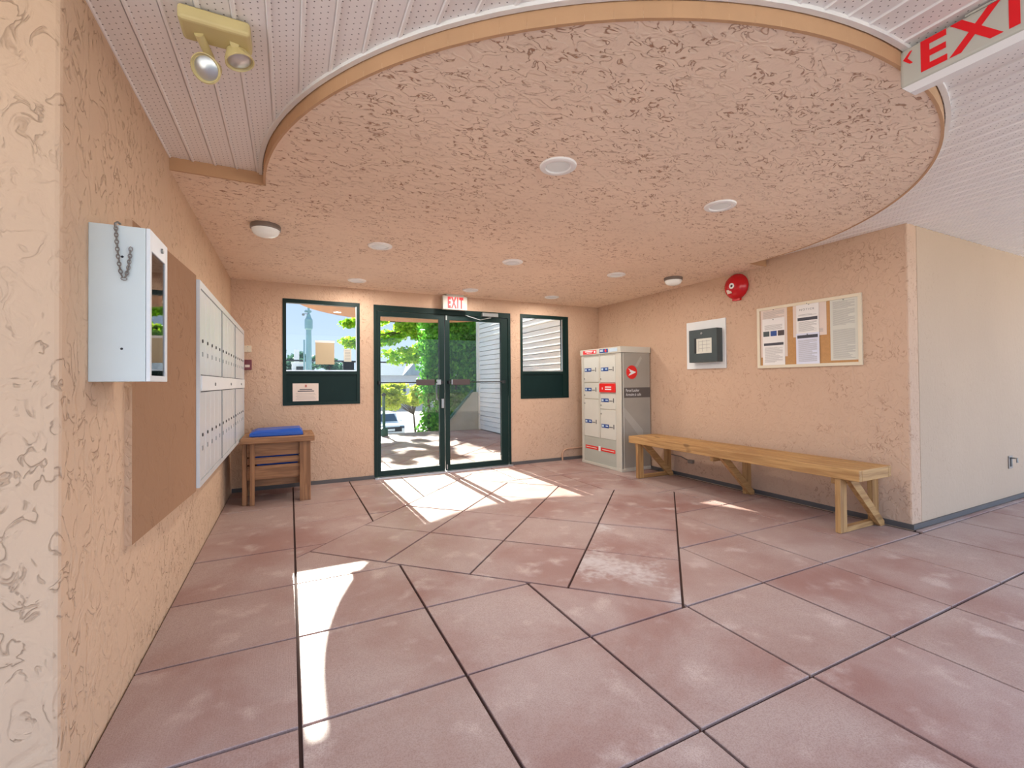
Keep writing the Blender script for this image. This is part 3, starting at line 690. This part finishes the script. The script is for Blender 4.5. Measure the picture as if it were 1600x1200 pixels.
kp = thing('key_cabinet', (XR, 3.66, 1.29), 'dark key cabinet with a pale card on a white backing plate', 'key cabinet')
obj('backing_plate', MB().box(XR-.015, XR, 3.392, 3.93, 1.293, 1.845), M_WHITE, kp, bevel=.002)
kb = obj('cabinet', MB().box(XR-.105, XR-.015, 3.43, 3.815, 1.365, 1.738), M_KEY, kp, bevel=.004)
obj('lock', MB().lathe([(.013, 0), (.013, .006), (.006, .008)], P(1096, 521, 0, XR-.105), (-1,0,0), 14), M_STEEL, kb)
a = P(1088, 530, 0, XR-.106); b = P(1112, 551, 0, XR-.106)
obj('card', MB().box(XR-.107, XR-.105, b.y, a.y, b.z, a.z), M_PAPERG, kb)
obj('card_print', MB().box(XR-.1075, XR-.107, b.y+.02, a.y-.04, 1.60, 1.604).box(XR-.1075, XR-.107, b.y+.02, a.y-.04, 1.56, 1.564).box(XR-.1075, XR-.107, b.y+.02, a.y-.04, 1.52, 1.524).box(XR-.1075, XR-.107, 3.56, 3.564, b.z+.02, a.z-.02).box(XR-.1075, XR-.107, 3.62, 3.624, b.z+.02, a.z-.02).box(XR-.1075, XR-.107, 3.67, 3.674, b.z+.02, a.z-.02), M_INK, kb)
obj('finger_slot', MB().box(XR-.109, XR-.105, a.y+.005, a.y+.028, 1.47, 1.64), M_DARK, kb)

nb = thing('notice_board', (XR, 2.55, 1.275), 'cream framed cork notice board covered with papers', 'notice board')
nY0, nY1, nZ0, nZ1 = 2.08, 3.018, 1.276, 1.882
obj('cork_panel', MB().box(XR-.008, XR, nY0+.01, nY1-.01, nZ0+.01, nZ1-.01), M_CORK, nb)
obj('frame', MB().box(XR-.02, XR, nY0, nY1, nZ0, nZ0+.028).box(XR-.02, XR, nY0, nY1, nZ1-.028, nZ1).box(XR-.02, XR, nY0, nY0+.028, nZ0+.028, nZ1-.028).box(XR-.02, XR, nY1-.028, nY1, nZ0+.028, nZ1-.028), M_CREAM, nb, bevel=.002)
rq = random.Random(5)
def sheet(y0, y1, z0, z1, depth, mat, label, lines=(), bars=(), tilt=0, pics=False):
    """a pinned sheet; lines = (z from, z to) blocks of print, bars = dark headings, fractions of its height"""
    yc, zc = (y0+y1)/2, (z0+z1)/2; x = XR-.009-depth
    p = thing('paper_notice', (x, yc, z0), label, 'notice')
    obj('sheet', MB().box(x-.001, x, y0, y1, z0, z1), mat, p)
    pr = MB(); h = z1-z0; w = y1-y0
    for f0, f1 in lines:
        z = z0+f1*h
        while z > z0+f0*h:
            e = rq.uniform(.08, .35)*w*(rq.random() < .35)
            pr.box(x-.0014, x-.001, y0+.1*w+e, y1-.1*w, z-.0028, z); z -= .0085
    if pr.v: obj('print', pr, M_INK, p)
    hb = MB()
    for f0, f1 in bars: hb.box(x-.0016, x-.001, y0+.06*w, y1-.06*w, z0+f0*h, z0+f1*h)
    if hb.v: obj('heading_bar', hb, M_INKD, p)
    if pics:
        for k in range(3):
            ya = y1-.04*w-k*.33*w
            obj('picture', MB().box(x-.0018, x-.001, ya-.28*w, ya, z0+.62*h, z0+.73*h), (M_KEY, M_STBLUE, M_BROWN)[k], p)
    pn = obj('push_pin', MB().lathe([(.005, 0), (.005, .006), (.002, .008)], (x-.001, yc, z1-.012), (-1,0,0), 8), M_STEEL, p)
    return p
sheet(2.712, 2.982, 1.385, 1.862, .000, M_PAPERP, 'pale sheet pinned behind the picture flyer on the notice board', ((.75, .95),))
sheet(2.735, 2.962, 1.305, 1.765, .003, M_PAPER, 'white flyer with three small pictures on the notice board', ((.05, .38), (.76, .86)), ((.42, .475),), pics=True)
sheet(2.358, 2.655, 1.558, 1.862, .000, M_PAPERP, 'pinkish sheet pinned behind the tall notice in the middle of the board', ((.1, .2),))
pa = sheet(2.42, 2.622, 1.585, 1.872, .004, M_PAPER, 'white NOTICE sheet with a dark heading bar on the board', ((.06, .38), (.58, .62)), ((.42, .52),))
x = XR-.009-.004
text_mesh('NOTICE', (x-.0012, 2.59, 1.80), (0,-1,0), (0,0,1), .016, .13, 'lettering', M_INKD, pa, .0006, 1.3)
sheet(2.418, 2.626, 1.302, 1.588, .006, M_PAPERB, 'bluish sheet with a dark heading bar below the NOTICE sheet', ((.08, .78),), ((.84, .94),))
sheet(2.112, 2.328, 1.324, 1.857, .000, M_PAPERG, 'long pale green sheet of print at the end of the notice board', ((.03, .50), (.58, .82), (.84, .96)))

# small things low on the walls
jb = thing('junction_box', (XR, 3.87, .18), 'small grey cable box on the wall under the bench', 'cable box')
obj('box', MB().box(XR-.04, XR, 3.85, 3.92, .178, .218), M_STEEL, jb, bevel=.004)
obj('cable', MB().tube([(XR-.01, 3.92, .20), (XR-.012, 4.05, .235), (XR-.01, 4.28, .24)], .006, 6), M_PEWTER, jb)
ou = thing('wall_outlet', (6.12, YR, .3), 'small grey hose bib box on the pale return wall', 'outlet')
obj('plate', MB().box(6.08, 6.17, YR-.008, YR, .30, .42), M_PEWTER, ou, bevel=.003)
obj('socket', MB().box(6.11, 6.14, YR-.012, YR-.008, .32, .40), M_DARK, ou)
obj('hose_tap', MB().tube([(6.125, YR-.01, .40), (6.125, YR-.05, .40), (6.125, YR-.05, .36)], .008, 8), M_STEEL, ou)
cd = tag(obj('conduit', MB().tube([(3.60, YB-.025, .0), (3.60, YB-.025, .09), (3.615, YB-.025, .13), (3.65, YB-.025, .155), (3.70, YB-.025, .165), (4.25, YB-.025, .17)], .013, 10), M_PIPE, loc=(3.6, YB-.025, 0), smooth=True), 'thin painted conduit bending out of the floor beside the locker', 'pipe')
ps = thing('fire_pull_station', (-.405, YB, 1.32), 'small maroon wall plate on the door wall beside the mailboxes', 'wall plate')
obj('plate', MB().box(-.455, -.372, YB-.03, YB, 1.318, 1.428), plain('maroon_enamel', (120, 52, 60), .4), ps, bevel=.004)
obj('plate_label', MB().box(-.435, -.39, YB-.032, YB-.03, 1.345, 1.372), M_PAPERP, ps)
wp = thing('blank_plate', (-.41, YB, 1.51), 'cream blank cover plate above the maroon wall plate', 'wall plate')
obj('plate', MB().box(-.445, -.375, YB-.008, YB, 1.512, 1.582), M_CREAM, wp, bevel=.003)
for z in (1.57, 1.524): obj('screw', MB().lathe([(.004, 0), (.003, .002)], (-.41, YB-.008, z), (0,-1,0), 8), M_STEEL, wp)

# notices on the left window
def wsheet(x0, x1, z0, z1, y, mat, label):
    p = thing('paper_notice', ((x0+x1)/2, y, z0), label, 'notice')
    obj('sheet', MB().box(x0, x1, y-.001, y, z0, z1), mat, p); return p
pw = wsheet(.028, .298, .962, 1.165, YB+.005, M_PAPERP, 'pinkish bilingual notice on the green panel of the left window')
hp = MB(); hp.box(.10, .23, YB+.003, YB+.004, 1.092, 1.10).box(.08, .25, YB+.003, YB+.004, 1.072, 1.082); obj('heading', hp, M_INKD, pw)
hp = MB()
for k in range(5): hp.box(.06+.01*(k % 2), .27-.01*(k % 3), YB+.003, YB+.004, .985+k*.016, .988+k*.016)
obj('print', hp, M_INK, pw); obj('crest', MB().box(.155, .175, YB+.003, YB+.004, 1.12, 1.15), plain('faded_red_print', (186, 110, 100), .8), pw)
pt = wsheet(.267, .472, 1.385, 1.652, YB+.022, M_PAPERT, 'tan notice taped inside the glass of the left window')
obj('tape', MB().box(.262, .476, YB+.0195, YB+.0208, 1.638, 1.664), M_PAPER, pt)
pg = wsheet(.577, .662, 1.42, 1.572, YB+.022, M_PAPERG, 'small grey sticker taped at the right of the left window')
hp = MB()
for k in range(7): hp.box(.59, .65, YB+.0205, YB+.0209, 1.44+k*.018, 1.446+k*.018)
obj('print', hp, M_INK, pg)
ip = thing('entry_phone', (.64, YB+.1, 1.30), 'black entry phone box standing outside the left window', 'entry phone')
obj('housing', MB().box(.575, .70, YB+.07, YB+.14, 1.27, 1.415), M_DARK, ip, bevel=.006)
obj('hood', MB().box(.565, .71, YB+.065, YB+.17, 1.412, 1.424), M_DARK, ip, bevel=.003)
obj('mounting_arm', MB().box(.615, .66, YB+.06, YB+.10, 1.255, 1.275), M_DARK, ip)

# ---------------------------------------------------------------- exit signs and lamps
ex = thing('exit_sign', (1.92, 5.57, 2.11), 'white boxed EXIT sign with red letters above the glass doors', 'exit sign')
obj('housing', MB().box(1.755, 2.085, 5.545, 5.60, 2.10, 2.278), M_SIGN, ex, bevel=.006)
obj('canopy', MB().box(1.80, 2.04, 5.54, 5.62, 2.278, ZC), M_SIGN, ex, bevel=.004)
obj('face', MB().box(1.765, 2.075, 5.5435, 5.545, 2.108, 2.272), M_SIGNF, ex)
text_mesh('EXIT', (1.818, 5.543, 2.116), (1,0,0), (0,0,1), .148, .212, 'lettering', M_EXIT, ex, .0008, 1.3, .055)
ex2 = thing('exit_sign', (2.03, .60, 2.19), 'large hanging EXIT sign with a red arrow under the white soffit', 'exit sign')
sXf = 2.0
obj('housing', MB().prism([(sXf, .30), (sXf+.07, .30), (sXf+.07, .838), (sXf, .838)], 2.215, 2.352), M_SIGN, ex2, bevel=.012, seg=3)
obj('lower_tray', MB().add([(sXf+.004, .302, 2.216), (sXf+.004, .832, 2.216), (sXf+.066, .832, 2.216), (sXf+.066, .302, 2.216), (sXf+.020, .315, 2.196), (sXf+.020, .815, 2.196), (sXf+.055, .815, 2.196), (sXf+.055, .315, 2.196)], [(0,1,2,3),(4,5,6,7),(0,1,5,4),(1,2,6,5),(2,3,7,6),(3,0,4,7)]), M_LIGHTRING, ex2)
obj('canopy', MB().box(sXf+.005, sXf+.065, .46, .66, 2.352, ZS-.006), M_SIGN, ex2)
text_mesh('EXIT', (sXf-.0008, .775, 2.238), (0,-1,0), (0,0,1), .108, .36, 'lettering', M_EXIT, ex2, .0008, 1.18, .03)
ar = [(.826, 2.312), (.806, 2.334), (.798, 2.334), (.812, 2.312), (.797, 2.289), (.806, 2.289)]
obj('arrow', MB().add([(sXf-.0015, y, z) for y, z in ar], [(0,1,2,3), (0,3,4,5)]), M_EXIT, ex2)

def spot(name, loc, power, size):
    L = bpy.data.lights.new(name, 'AREA'); L.shape = 'DISK'; L.size = size; L.energy = power; L.color = (1, .96, .90); return L
LD = spot('downlight_lamp', None, LAMP_W, .11)
DLpx = [((872, 258), 'under the rounded front of the ceiling, left of its pair'), ((1125, 320), 'under the rounded front of the ceiling, on the bench side'),
        ((594, 383), 'of the middle row beside the domed lamp and the mailboxes'), ((801, 408), 'at the centre of the middle ceiling row'),
        ((963, 428), 'of the middle row towards the red fire bell'), ((558, 437), 'above the left window, close to the door wall'),
        ((735, 452), 'right in front of the EXIT sign over the doors'), ((862, 463), 'above the window beside the parcel locker')]
proto = None
for (q, where) in DLpx:
    c = P(q[0], q[1]+1, 2, ZC)
    d = thing('downlight', (c.x, c.y, ZC-.012), 'round white recessed downlight ' + where, 'downlight', 'recessed ceiling downlights')
    if proto is None:
        r = obj('trim_ring', MB().lathe([(.098, c.z-ZC+.0), (.096, -.008), (.086, -.013), (.068, -.011), (.062, .0)], (c.x, c.y, ZC), (0,0,1), 40), M_LIGHTRING, d, smooth=True)
        z = obj('lens', MB().lathe([(.063, -.004), (.05, -.006), (.0, -.0065)], (c.x, c.y, ZC), (0,0,1), 32), M_LENS, d, smooth=True)
        proto = (r.data, z.data)
    else:
        put('trim_ring', parent=d, data=proto[0]); put('lens', parent=d, data=proto[1])
    lo = bpy.data.objects.new('downlight_lamp', LD); C.objects.link(lo); lo.parent = d; lo.location = (0, 0, -.004)
dp = None
LP = bpy.data.lights.new('dome_lamp_light', 'POINT'); LP.energy = 3; LP.shadow_soft_size = .06; LP.color = (1, .95, .88)
for q, lab in (((415, 352), 'frosted dome ceiling lamp with a dark base near the mailboxes'), ((1052, 434), 'frosted dome ceiling lamp beside the red fire bell')):
    c = P(q[0], q[1], 2, ZC)
    d = thing('dome_lamp', (c.x, c.y, ZC-.085), lab, 'ceiling lamp', 'dome ceiling lamps')
    if dp is None:
        r = obj('base_ring', MB().lathe([(.095, 0), (.098, -.006), (.098, -.030), (.092, -.034), (.0, -.034)], (c.x, c.y, ZC), (0,0,1), 40), M_PEWTER, d, smooth=True)
        z = obj('glass_dome', MB().lathe([(.090, -.032), (.088, -.048), (.078, -.064), (.058, -.077), (.03, -.084), (.0, -.086)], (c.x, c.y, ZC), (0,0,1), 40), M_DOME, d, smooth=True)
        dp = (r.data, z.data)
    else:
        put('base_ring', parent=d, data=dp[0]); put('glass_dome', parent=d, data=dp[1])

em = thing('emergency_light', (-.2, 1.85, 2.2), 'cream twin-head emergency light under the perforated soffit', 'emergency light')
eb = Vector((-.215, 1.76, ZS-.006))
obj('base', MB().box(eb.x-.10, eb.x+.10, eb.y-.055, eb.y+.055, ZS-.055, ZS-.006), M_BEIGE, em, bevel=.012, seg=3)
def head(px, py, Y, aim, r, foot):
    c = P(px, py, 1, Y); a = Vector(aim).normalized()
    h = obj('lamp_head', MB().lathe([(r*.35, -.075), (r*.55, -.07), (r*.62, -.045), (r*.95, -.012), (r, .0), (r*.93, .002), (r*.84, -.006)], c, a, 32), M_BEIGE, em, smooth=True)
    obj('lens', MB().lathe([(r*.86, -.008), (r*.6, .0), (0, .003)], c, a, 28), M_ALU, h, smooth=True)
    obj('swivel', MB().tube([c-a*.065, (c-a*.08).lerp(foot, .3), foot], .014, 10), M_BEIGE, em, smooth=True)
head(321, 107, 1.82, (-.25, -.75, -.55), .046, eb+Vector((-.05, 0, -.05)))
head(375, 98, 1.80, (.30, -.10, -1), .046, eb+Vector((.05, 0, -.05)))

# ---------------------------------------------------------------- outside: terrace edge
pp_ = struct(obj('stair_parapet', MB().add([(x, y, z) for y in (10.44, 10.60) for x, z in ((3.30, -.03), (4.22, -.03), (4.22, .92), (4.06, .92), (3.30, .06))],
    [(0,1,2,3,4), (5,6,7,8,9)[::-1], (0,1,6,5), (1,2,7,6), (2,3,8,7), (3,4,9,8), (4,0,5,9)]), M_CONC), 'stained sloping concrete parapet of the terrace steps', 'parapet')
hr = thing('handrail', (3.7, 10.40, .1), 'dark green sloping handrail on the concrete parapet', 'handrail')
obj('rail', MB().tube([(3.22, 10.40, .06), (4.04, 10.40, .97)], .03, 10), M_POST, hr)
obj('bracket', MB().tube([(3.45, 10.40, .30), (3.45, 10.45, .22)], .01, 6).tube([(3.95, 10.40, .86), (3.95, 10.45, .78)], .01, 6), M_POST, hr)
po = thing('green_post', (1.86, 10.2, 0), 'slim dark green post at the terrace edge', 'post')
obj('post', MB().tube([(1.86, 10.2, .02), (1.86, 10.2, .90)], .032, 14), M_POST, po)
obj('foot', MB().lathe([(.085, -.01), (.085, .16), (.05, .18), (.033, .19)], (1.86, 10.2, 0), (0,0,1), 20), M_POST, po)
obj('cap', MB().lathe([(.045, .88), (.05, .91), (.02, .94), (0, .945)], (1.86, 10.2, 0), (0,0,1), 16), M_DARK, po)
struct(obj('road', MB().add([(-60, 10.62, -2.5), (90, 10.62, -2.5), (90, 34, -2.5), (-60, 34, -2.5), (90, 120, 1.4), (-60, 120, 1.4)], [(0,1,2,3), (3,2,4,5)]), M_ROAD), 'pale sunlit street below the terrace', 'road')

# ---------------------------------------------------------------- foliage
def leaves(cent, rad, n, size, rng, flat=.75, aim=None):
    """n small folded leaves spread over ellipsoid clumps"""
    cent = np.array(cent, float); rad = np.array(rad, float)
    k = rng.integers(0, len(cent), n)
    d = rng.normal(size=(n, 3)); d /= np.linalg.norm(d, axis=1)[:, None]
    p = cent[k] + d*rad[k]*(rng.random(n)**.45)[:, None]
    t = rng.normal(size=(n, 3)); t[:, 2] *= flat; t /= np.linalg.norm(t, axis=1)[:, None]
    u = np.cross(t, rng.normal(size=(n, 3))); u /= np.linalg.norm(u, axis=1)[:, None]
    nn = np.cross(t, u); s = (size*rng.uniform(.6, 1.25, n))[:, None]
    v = np.stack([p-t*s*.5, p+u*s*.34+nn*s*.1, p+t*s*.6, p-u*s*.34+nn*s*.1], 1).reshape(-1, 3)
    return v
def leafobj(name, v, mat, parent):
    n = len(v)//4; off = np.array(WL[parent]); me = bpy.data.meshes.new(name)
    me.vertices.add(n*4); me.vertices.foreach_set('co', (v-off).astype(np.float32).ravel())
    me.loops.add(n*6); i = np.arange(n)*4
    me.loops.foreach_set('vertex_index', np.stack([i, i+1, i+2, i, i+2, i+3], 1).ravel().astype(np.int32))
    me.polygons.add(n*2); me.polygons.foreach_set('loop_start', (np.arange(n*2)*3).astype(np.int32))
    me.materials.append(mat); me.update(calc_edges=True); me.validate()
    o = put(name, parent=parent, data=me); o['kind'] = 'stuff'; return o
def tree(name, base, top, lean, clumps, nleaf, size, mat, label, cat='tree', group=None, seed=1, trunk=.12, branches=True):
    rng = np.random.default_rng(seed)
    t = thing(name, base, label, cat, group)
    c = np.array([q[0] for q in clumps]); r = np.array([q[1] for q in clumps])
    leafobj('foliage', leaves(c, r, nleaf, size, rng), mat, t)
    b = Vector(base); tp = Vector(top); mb = MB()
    mid = b.lerp(tp, .5) + Vector(lean)
    mb.tube([b-Vector((0,0,.1)), b.lerp(mid, .5), mid, mid.lerp(tp, .5), tp], [trunk, trunk*.85, trunk*.7, trunk*.5, trunk*.25], 8)
    obj('trunk', mb, M_BARK, t, smooth=True)
    if branches:
        for q in c[::max(1, len(c)//9)]:
            q = Vector(q); s_ = b.lerp(mid, .75) if q.z < mid.z+.5 else mid.lerp(tp, .3)
            obj('branch', MB().tube([s_, s_.lerp(q, .5)+Vector((0,0,.12)), q], [trunk*.4, trunk*.26, trunk*.1], 6), M_BARK, t, smooth=True)
    return t
def clump_grid(n, cx, cy, cz, ax, ay, az, rs, rng):
    d = rng.normal(size=(n, 3)); d /= np.linalg.norm(d, axis=1)[:, None]; d *= (rng.random(n)**.4)[:, None]
    return [((cx+ax*d[i, 0], cy+ay*d[i, 1], cz+az*d[i, 2]), (rs*rng.uniform(.7, 1.3), rs*rng.uniform(.7, 1.3), rs*.45)) for i in range(n)]
rng = np.random.default_rng(11)
# maple whose boughs fill the left door pane
cl = clump_grid(46, 4.9, 17.6, 4.6, 2.5, .9, 1.9, .5, rng) + clump_grid(34, 4.0, 17.4, 2.9, 1.5, .8, 1.0, .42, rng) + clump_grid(7, 2.3, 17.2, 2.9, .5, .5, .8, .36, rng) + clump_grid(22, 1.5, 17.3, 4.7, 1.2, .6, .85, .26, rng)
tree('maple_tree', (5.3, 17.8, -2.5), (5.0, 17.6, 6.2), (.2, 0, .2), cl, 17000, .15, M_LEAFT, 'bright green maple tree spreading behind the left door pane', seed=2)
# dense tree behind the stair
cl = clump_grid(110, 5.9, 13.6, 2.0, 2.0, .8, 2.6, .6, rng)
tree('leafy_tree', (6.4, 13.8, -2.5), (6.3, 13.6, 5.0), (-.2, 0, .2), cl, 22000, .15, M_LEAFI, 'dense green tree behind the sloping concrete parapet', seed=3, trunk=.16)
# yellow-green shrub over the street
cl = clump_grid(40, 4.3, 20.6, .66, 1.3, .6, .62, .34, rng)
tree('yellow_shrub', (5.3, 20.7, -2.5), (5.0, 20.6, .9), (0, 0, 0), cl, 6000, .14, M_LEAFY, 'yellow-green shrub beside the street below the maple', 'shrub', seed=4, trunk=.06)
# ivy-covered block at the terrace edge
iv = thing('ivy_hedge', (3.4, 11.2, -2.5), 'tall clipped ivy hedge at the end of the terrace', 'hedge')
rg = np.random.default_rng(9)
cl = [((3.02+1.6*rg.random()+.10*abs(z-1), 10.95+.6*rg.random(), z), (.30, .22, .30)) for z in (-1.2+4.2*rg.random(230))]
leafobj('foliage', leaves([q[0] for q in cl], [q[1] for q in cl], 30000, .095, rg, flat=1.3), M_LEAFI, iv)
obj('stems', MB().tube([(3.1, 11.2, -2.5), (3.15, 11.15, .3), (3.1, 11.1, 1.4)], [.05, .04, .02], 7).tube([(3.9, 11.2, -2.5), (3.8, 11.2, .2), (3.9, 11.15, 1.4)], [.05, .04, .02], 7), M_BARK, iv)
# far trees seen in the left window
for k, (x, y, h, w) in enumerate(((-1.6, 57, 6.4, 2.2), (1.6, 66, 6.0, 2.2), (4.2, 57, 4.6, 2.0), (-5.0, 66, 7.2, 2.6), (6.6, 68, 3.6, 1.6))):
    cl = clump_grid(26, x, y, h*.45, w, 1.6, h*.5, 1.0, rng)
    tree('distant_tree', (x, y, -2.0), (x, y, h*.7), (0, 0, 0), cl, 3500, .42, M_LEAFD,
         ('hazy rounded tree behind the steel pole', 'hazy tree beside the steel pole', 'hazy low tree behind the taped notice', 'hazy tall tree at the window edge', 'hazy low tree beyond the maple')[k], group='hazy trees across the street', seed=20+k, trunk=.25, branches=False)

# ---------------------------------------------------------------- steel pole, cable, far buildings
pl = thing('antenna_pole', (.93, 27, -2.5), 'pale blue steel antenna pole with a wide shroud', 'pole')
obj('shaft', MB().tube([(.93, 27, -2.5), (.93, 27, 1.8), (.93, 27, 4.25)], [.17, .155, .135], 20), M_POLE, pl, smooth=True)
obj('shroud', MB().lathe([(.14, 4.1), (.205, 4.16), (.205, 4.66), (.14, 4.76), (.09, 4.95)], (.93, 27, 0), (0,0,1), 24), M_POLE, pl)
obj('mast', MB().tube([(.93, 27, 4.9), (.93, 27, 5.5)], .06, 10), M_POLE, pl)
obj('antenna', MB().box(.72, 1.06, 26.95, 27.05, 5.05, 5.10).lathe([(.05, 0), (.09, .03), (.0, .12)], (.80, 27, 5.1), (0,0,1), 12).lathe([(.05, 0), (.08, .03), (.0, .1)], (1.02, 27, 5.1), (0,0,1), 12), M_POLE, pl)
obj('camera_head', MB().lathe([(.0, -.09), (.07, -.06), (.07, .02), (.03, .05)], (.66, 26.9, 4.93), (0,0,1), 12).tube([(.66, 26.9, 4.96), (.9, 27, 4.98)], .02, 6), M_STEEL, pl)
obj('side_pipe', MB().tube([(.70, 26.9, -2.5), (.70, 26.9, 3.55)], .045, 8), M_POLE, pl)
tag(obj('overhead_cable', MB().tube([(-14, 27.3, 2.30), (-6, 27.3, 2.33), (.9, 27.3, 2.45), (8, 27.3, 2.35)], .05, 6), M_DARK, loc=(.9, 27.3, 2.4)), 'dark overhead cable crossing behind the steel pole', 'cable')
def house(name, x, y, w, d, zb, ze, zr, label, ridge='y'):
    h = thing(name, (x, y, zb), label, 'house')
    obj('wall', MB().box(x-w/2, x+w/2, y-d/2, y+d/2, zb, ze), M_HOUSE, h)
    rf = MB(); o = .5
    rf.add([(x-w/2-o, y-d/2-o, ze), (x+w/2+o, y-d/2-o, ze), (x+w/2+o, y+d/2+o, ze), (x-w/2-o, y+d/2+o, ze), (x-w/4, y, zr), (x+w/4, y, zr)], [(0,1,5,4), (1,2,5), (2,3,4,5), (3,0,4), (3,2,1,0)])
    obj('roof', rf, M_ROOFB, h)
    for k in range(3):
        wx = x-w/2+w*(k+.5)/3
        f = obj('window', MB().box(wx-.55, wx+.55, y-d/2-.04, y-d/2, zb+1.1, zb+2.4), M_TRIMW, h)
        obj('pane', MB().box(wx-.47, wx+.47, y-d/2-.05, y-d/2-.04, zb+1.18, zb+2.32), M_CARG, f)
    return h
hA = house('distant_house', 12.4, 60, 8, 8, -1.6, 2.1, 4.0, 'far house with a blue-grey hipped roof behind the maple')
obj('gable', MB().add([(12.4, 55.2, 2.1), (15.2, 55.2, 2.1), (13.8, 55.2, 3.7), (12.4, 58.5, 2.1), (15.2, 58.5, 2.1), (13.8, 58.5, 3.7)], [(0,1,2), (0,2,5,3), (1,4,5,2)]), M_ROOFB, hA)
bw = thing('white_building', (.9, 44, -2.5), 'white flat-roofed building behind the steel pole', 'building')
obj('wall', MB().box(.15, 1.35, 44, 47, -2.5, 3.0).box(.35, .75, 44.2, 46, 3.0, 4.2), M_HOUSE, bw)
obj('parapet', MB().box(.10, 1.40, 43.95, 47.05, 3.0, 3.1), M_TRIMW, bw)
for z in (1.6, 2.3):
    f = obj('window', MB().box(.45, 1.15, 43.95, 44, z, z+.45), M_TRIMW, bw); obj('pane', MB().box(.5, 1.1, 43.93, 43.95, z+.05, z+.4), M_CARD, f)

# ---------------------------------------------------------------- parked car
ccx_, ccy_, cz_ = 5.75, 31.5, -2.5
car = thing('parked_car', (ccx_, ccy_, cz_), 'white parked SUV facing the terrace on the street', 'car')
def sect(pts, x0, x1, tuck=0):
    n = len(pts); mb = MB()
    mb.add([(ccx_+x0+(tuck if z > 1.0 else 0), ccy_+y, cz_+z) for y, z in pts] + [(ccx_+x1-(tuck if z > 1.0 else 0), ccy_+y, cz_+z) for y, z in pts],
           [tuple(range(n)), tuple(range(n, 2*n))[::-1]] + [(i, (i+1) % n, n+(i+1) % n, n+i) for i in range(n)]); return mb
obj('body', sect([(-2.2, .3), (-2.25, .75), (-2.15, .95), (-1.1, 1.08), (2.2, 1.08), (2.3, .7), (2.25, .3)], -.93, .93), M_CARW, car, bevel=.06)
obj('cabin', sect([(-1.05, 1.06), (-.35, 1.62), (1.6, 1.66), (2.15, 1.06)], -.85, .85, .10), M_CARW, car, bevel=.05)
obj('windscreen', MB().add([(ccx_+x, ccy_+y, cz_+z) for x, y, z in ((-.70, -.99, 1.12), (.70, -.99, 1.12), (.60, -.42, 1.57), (-.60, -.42, 1.57))], [(0,1,2,3)]), M_CARG, car)
obj('grille', MB().box(ccx_-.72, ccx_+.72, ccy_-2.27, ccy_-2.2, cz_+.55, cz_+.85).box(ccx_-.85, ccx_+.85, ccy_-2.27, ccy_-2.2, cz_+.28, cz_+.42), M_CARD, car, bevel=.02)
for s_ in (-1, 1):
    obj('headlight', MB().box(ccx_+s_*.60, ccx_+s_*.90, ccy_-2.25, ccy_-2.12, cz_+.74, cz_+.90), M_CARG, car, bevel=.02)
    obj('mirror', MB().box(ccx_+s_*.88, ccx_+s_*1.08, ccy_-.85, ccy_-.70, cz_+1.08, cz_+1.22), M_CARW, car, bevel=.03)
    for yy in (-1.4, 1.45):
        obj('wheel', MB().lathe([(.2, -.02), (.34, 0), (.36, .03), (.36, .2), (.34, .23)], (ccx_+s_*.95, ccy_+yy, cz_+.36), (-s_,0,0), 24), M_TYRE, car)
obj('licence_plate', MB().box(ccx_-.26, ccx_+.26, ccy_-2.30, ccy_-2.27, cz_+.60, cz_+.74), M_WHITE, car)
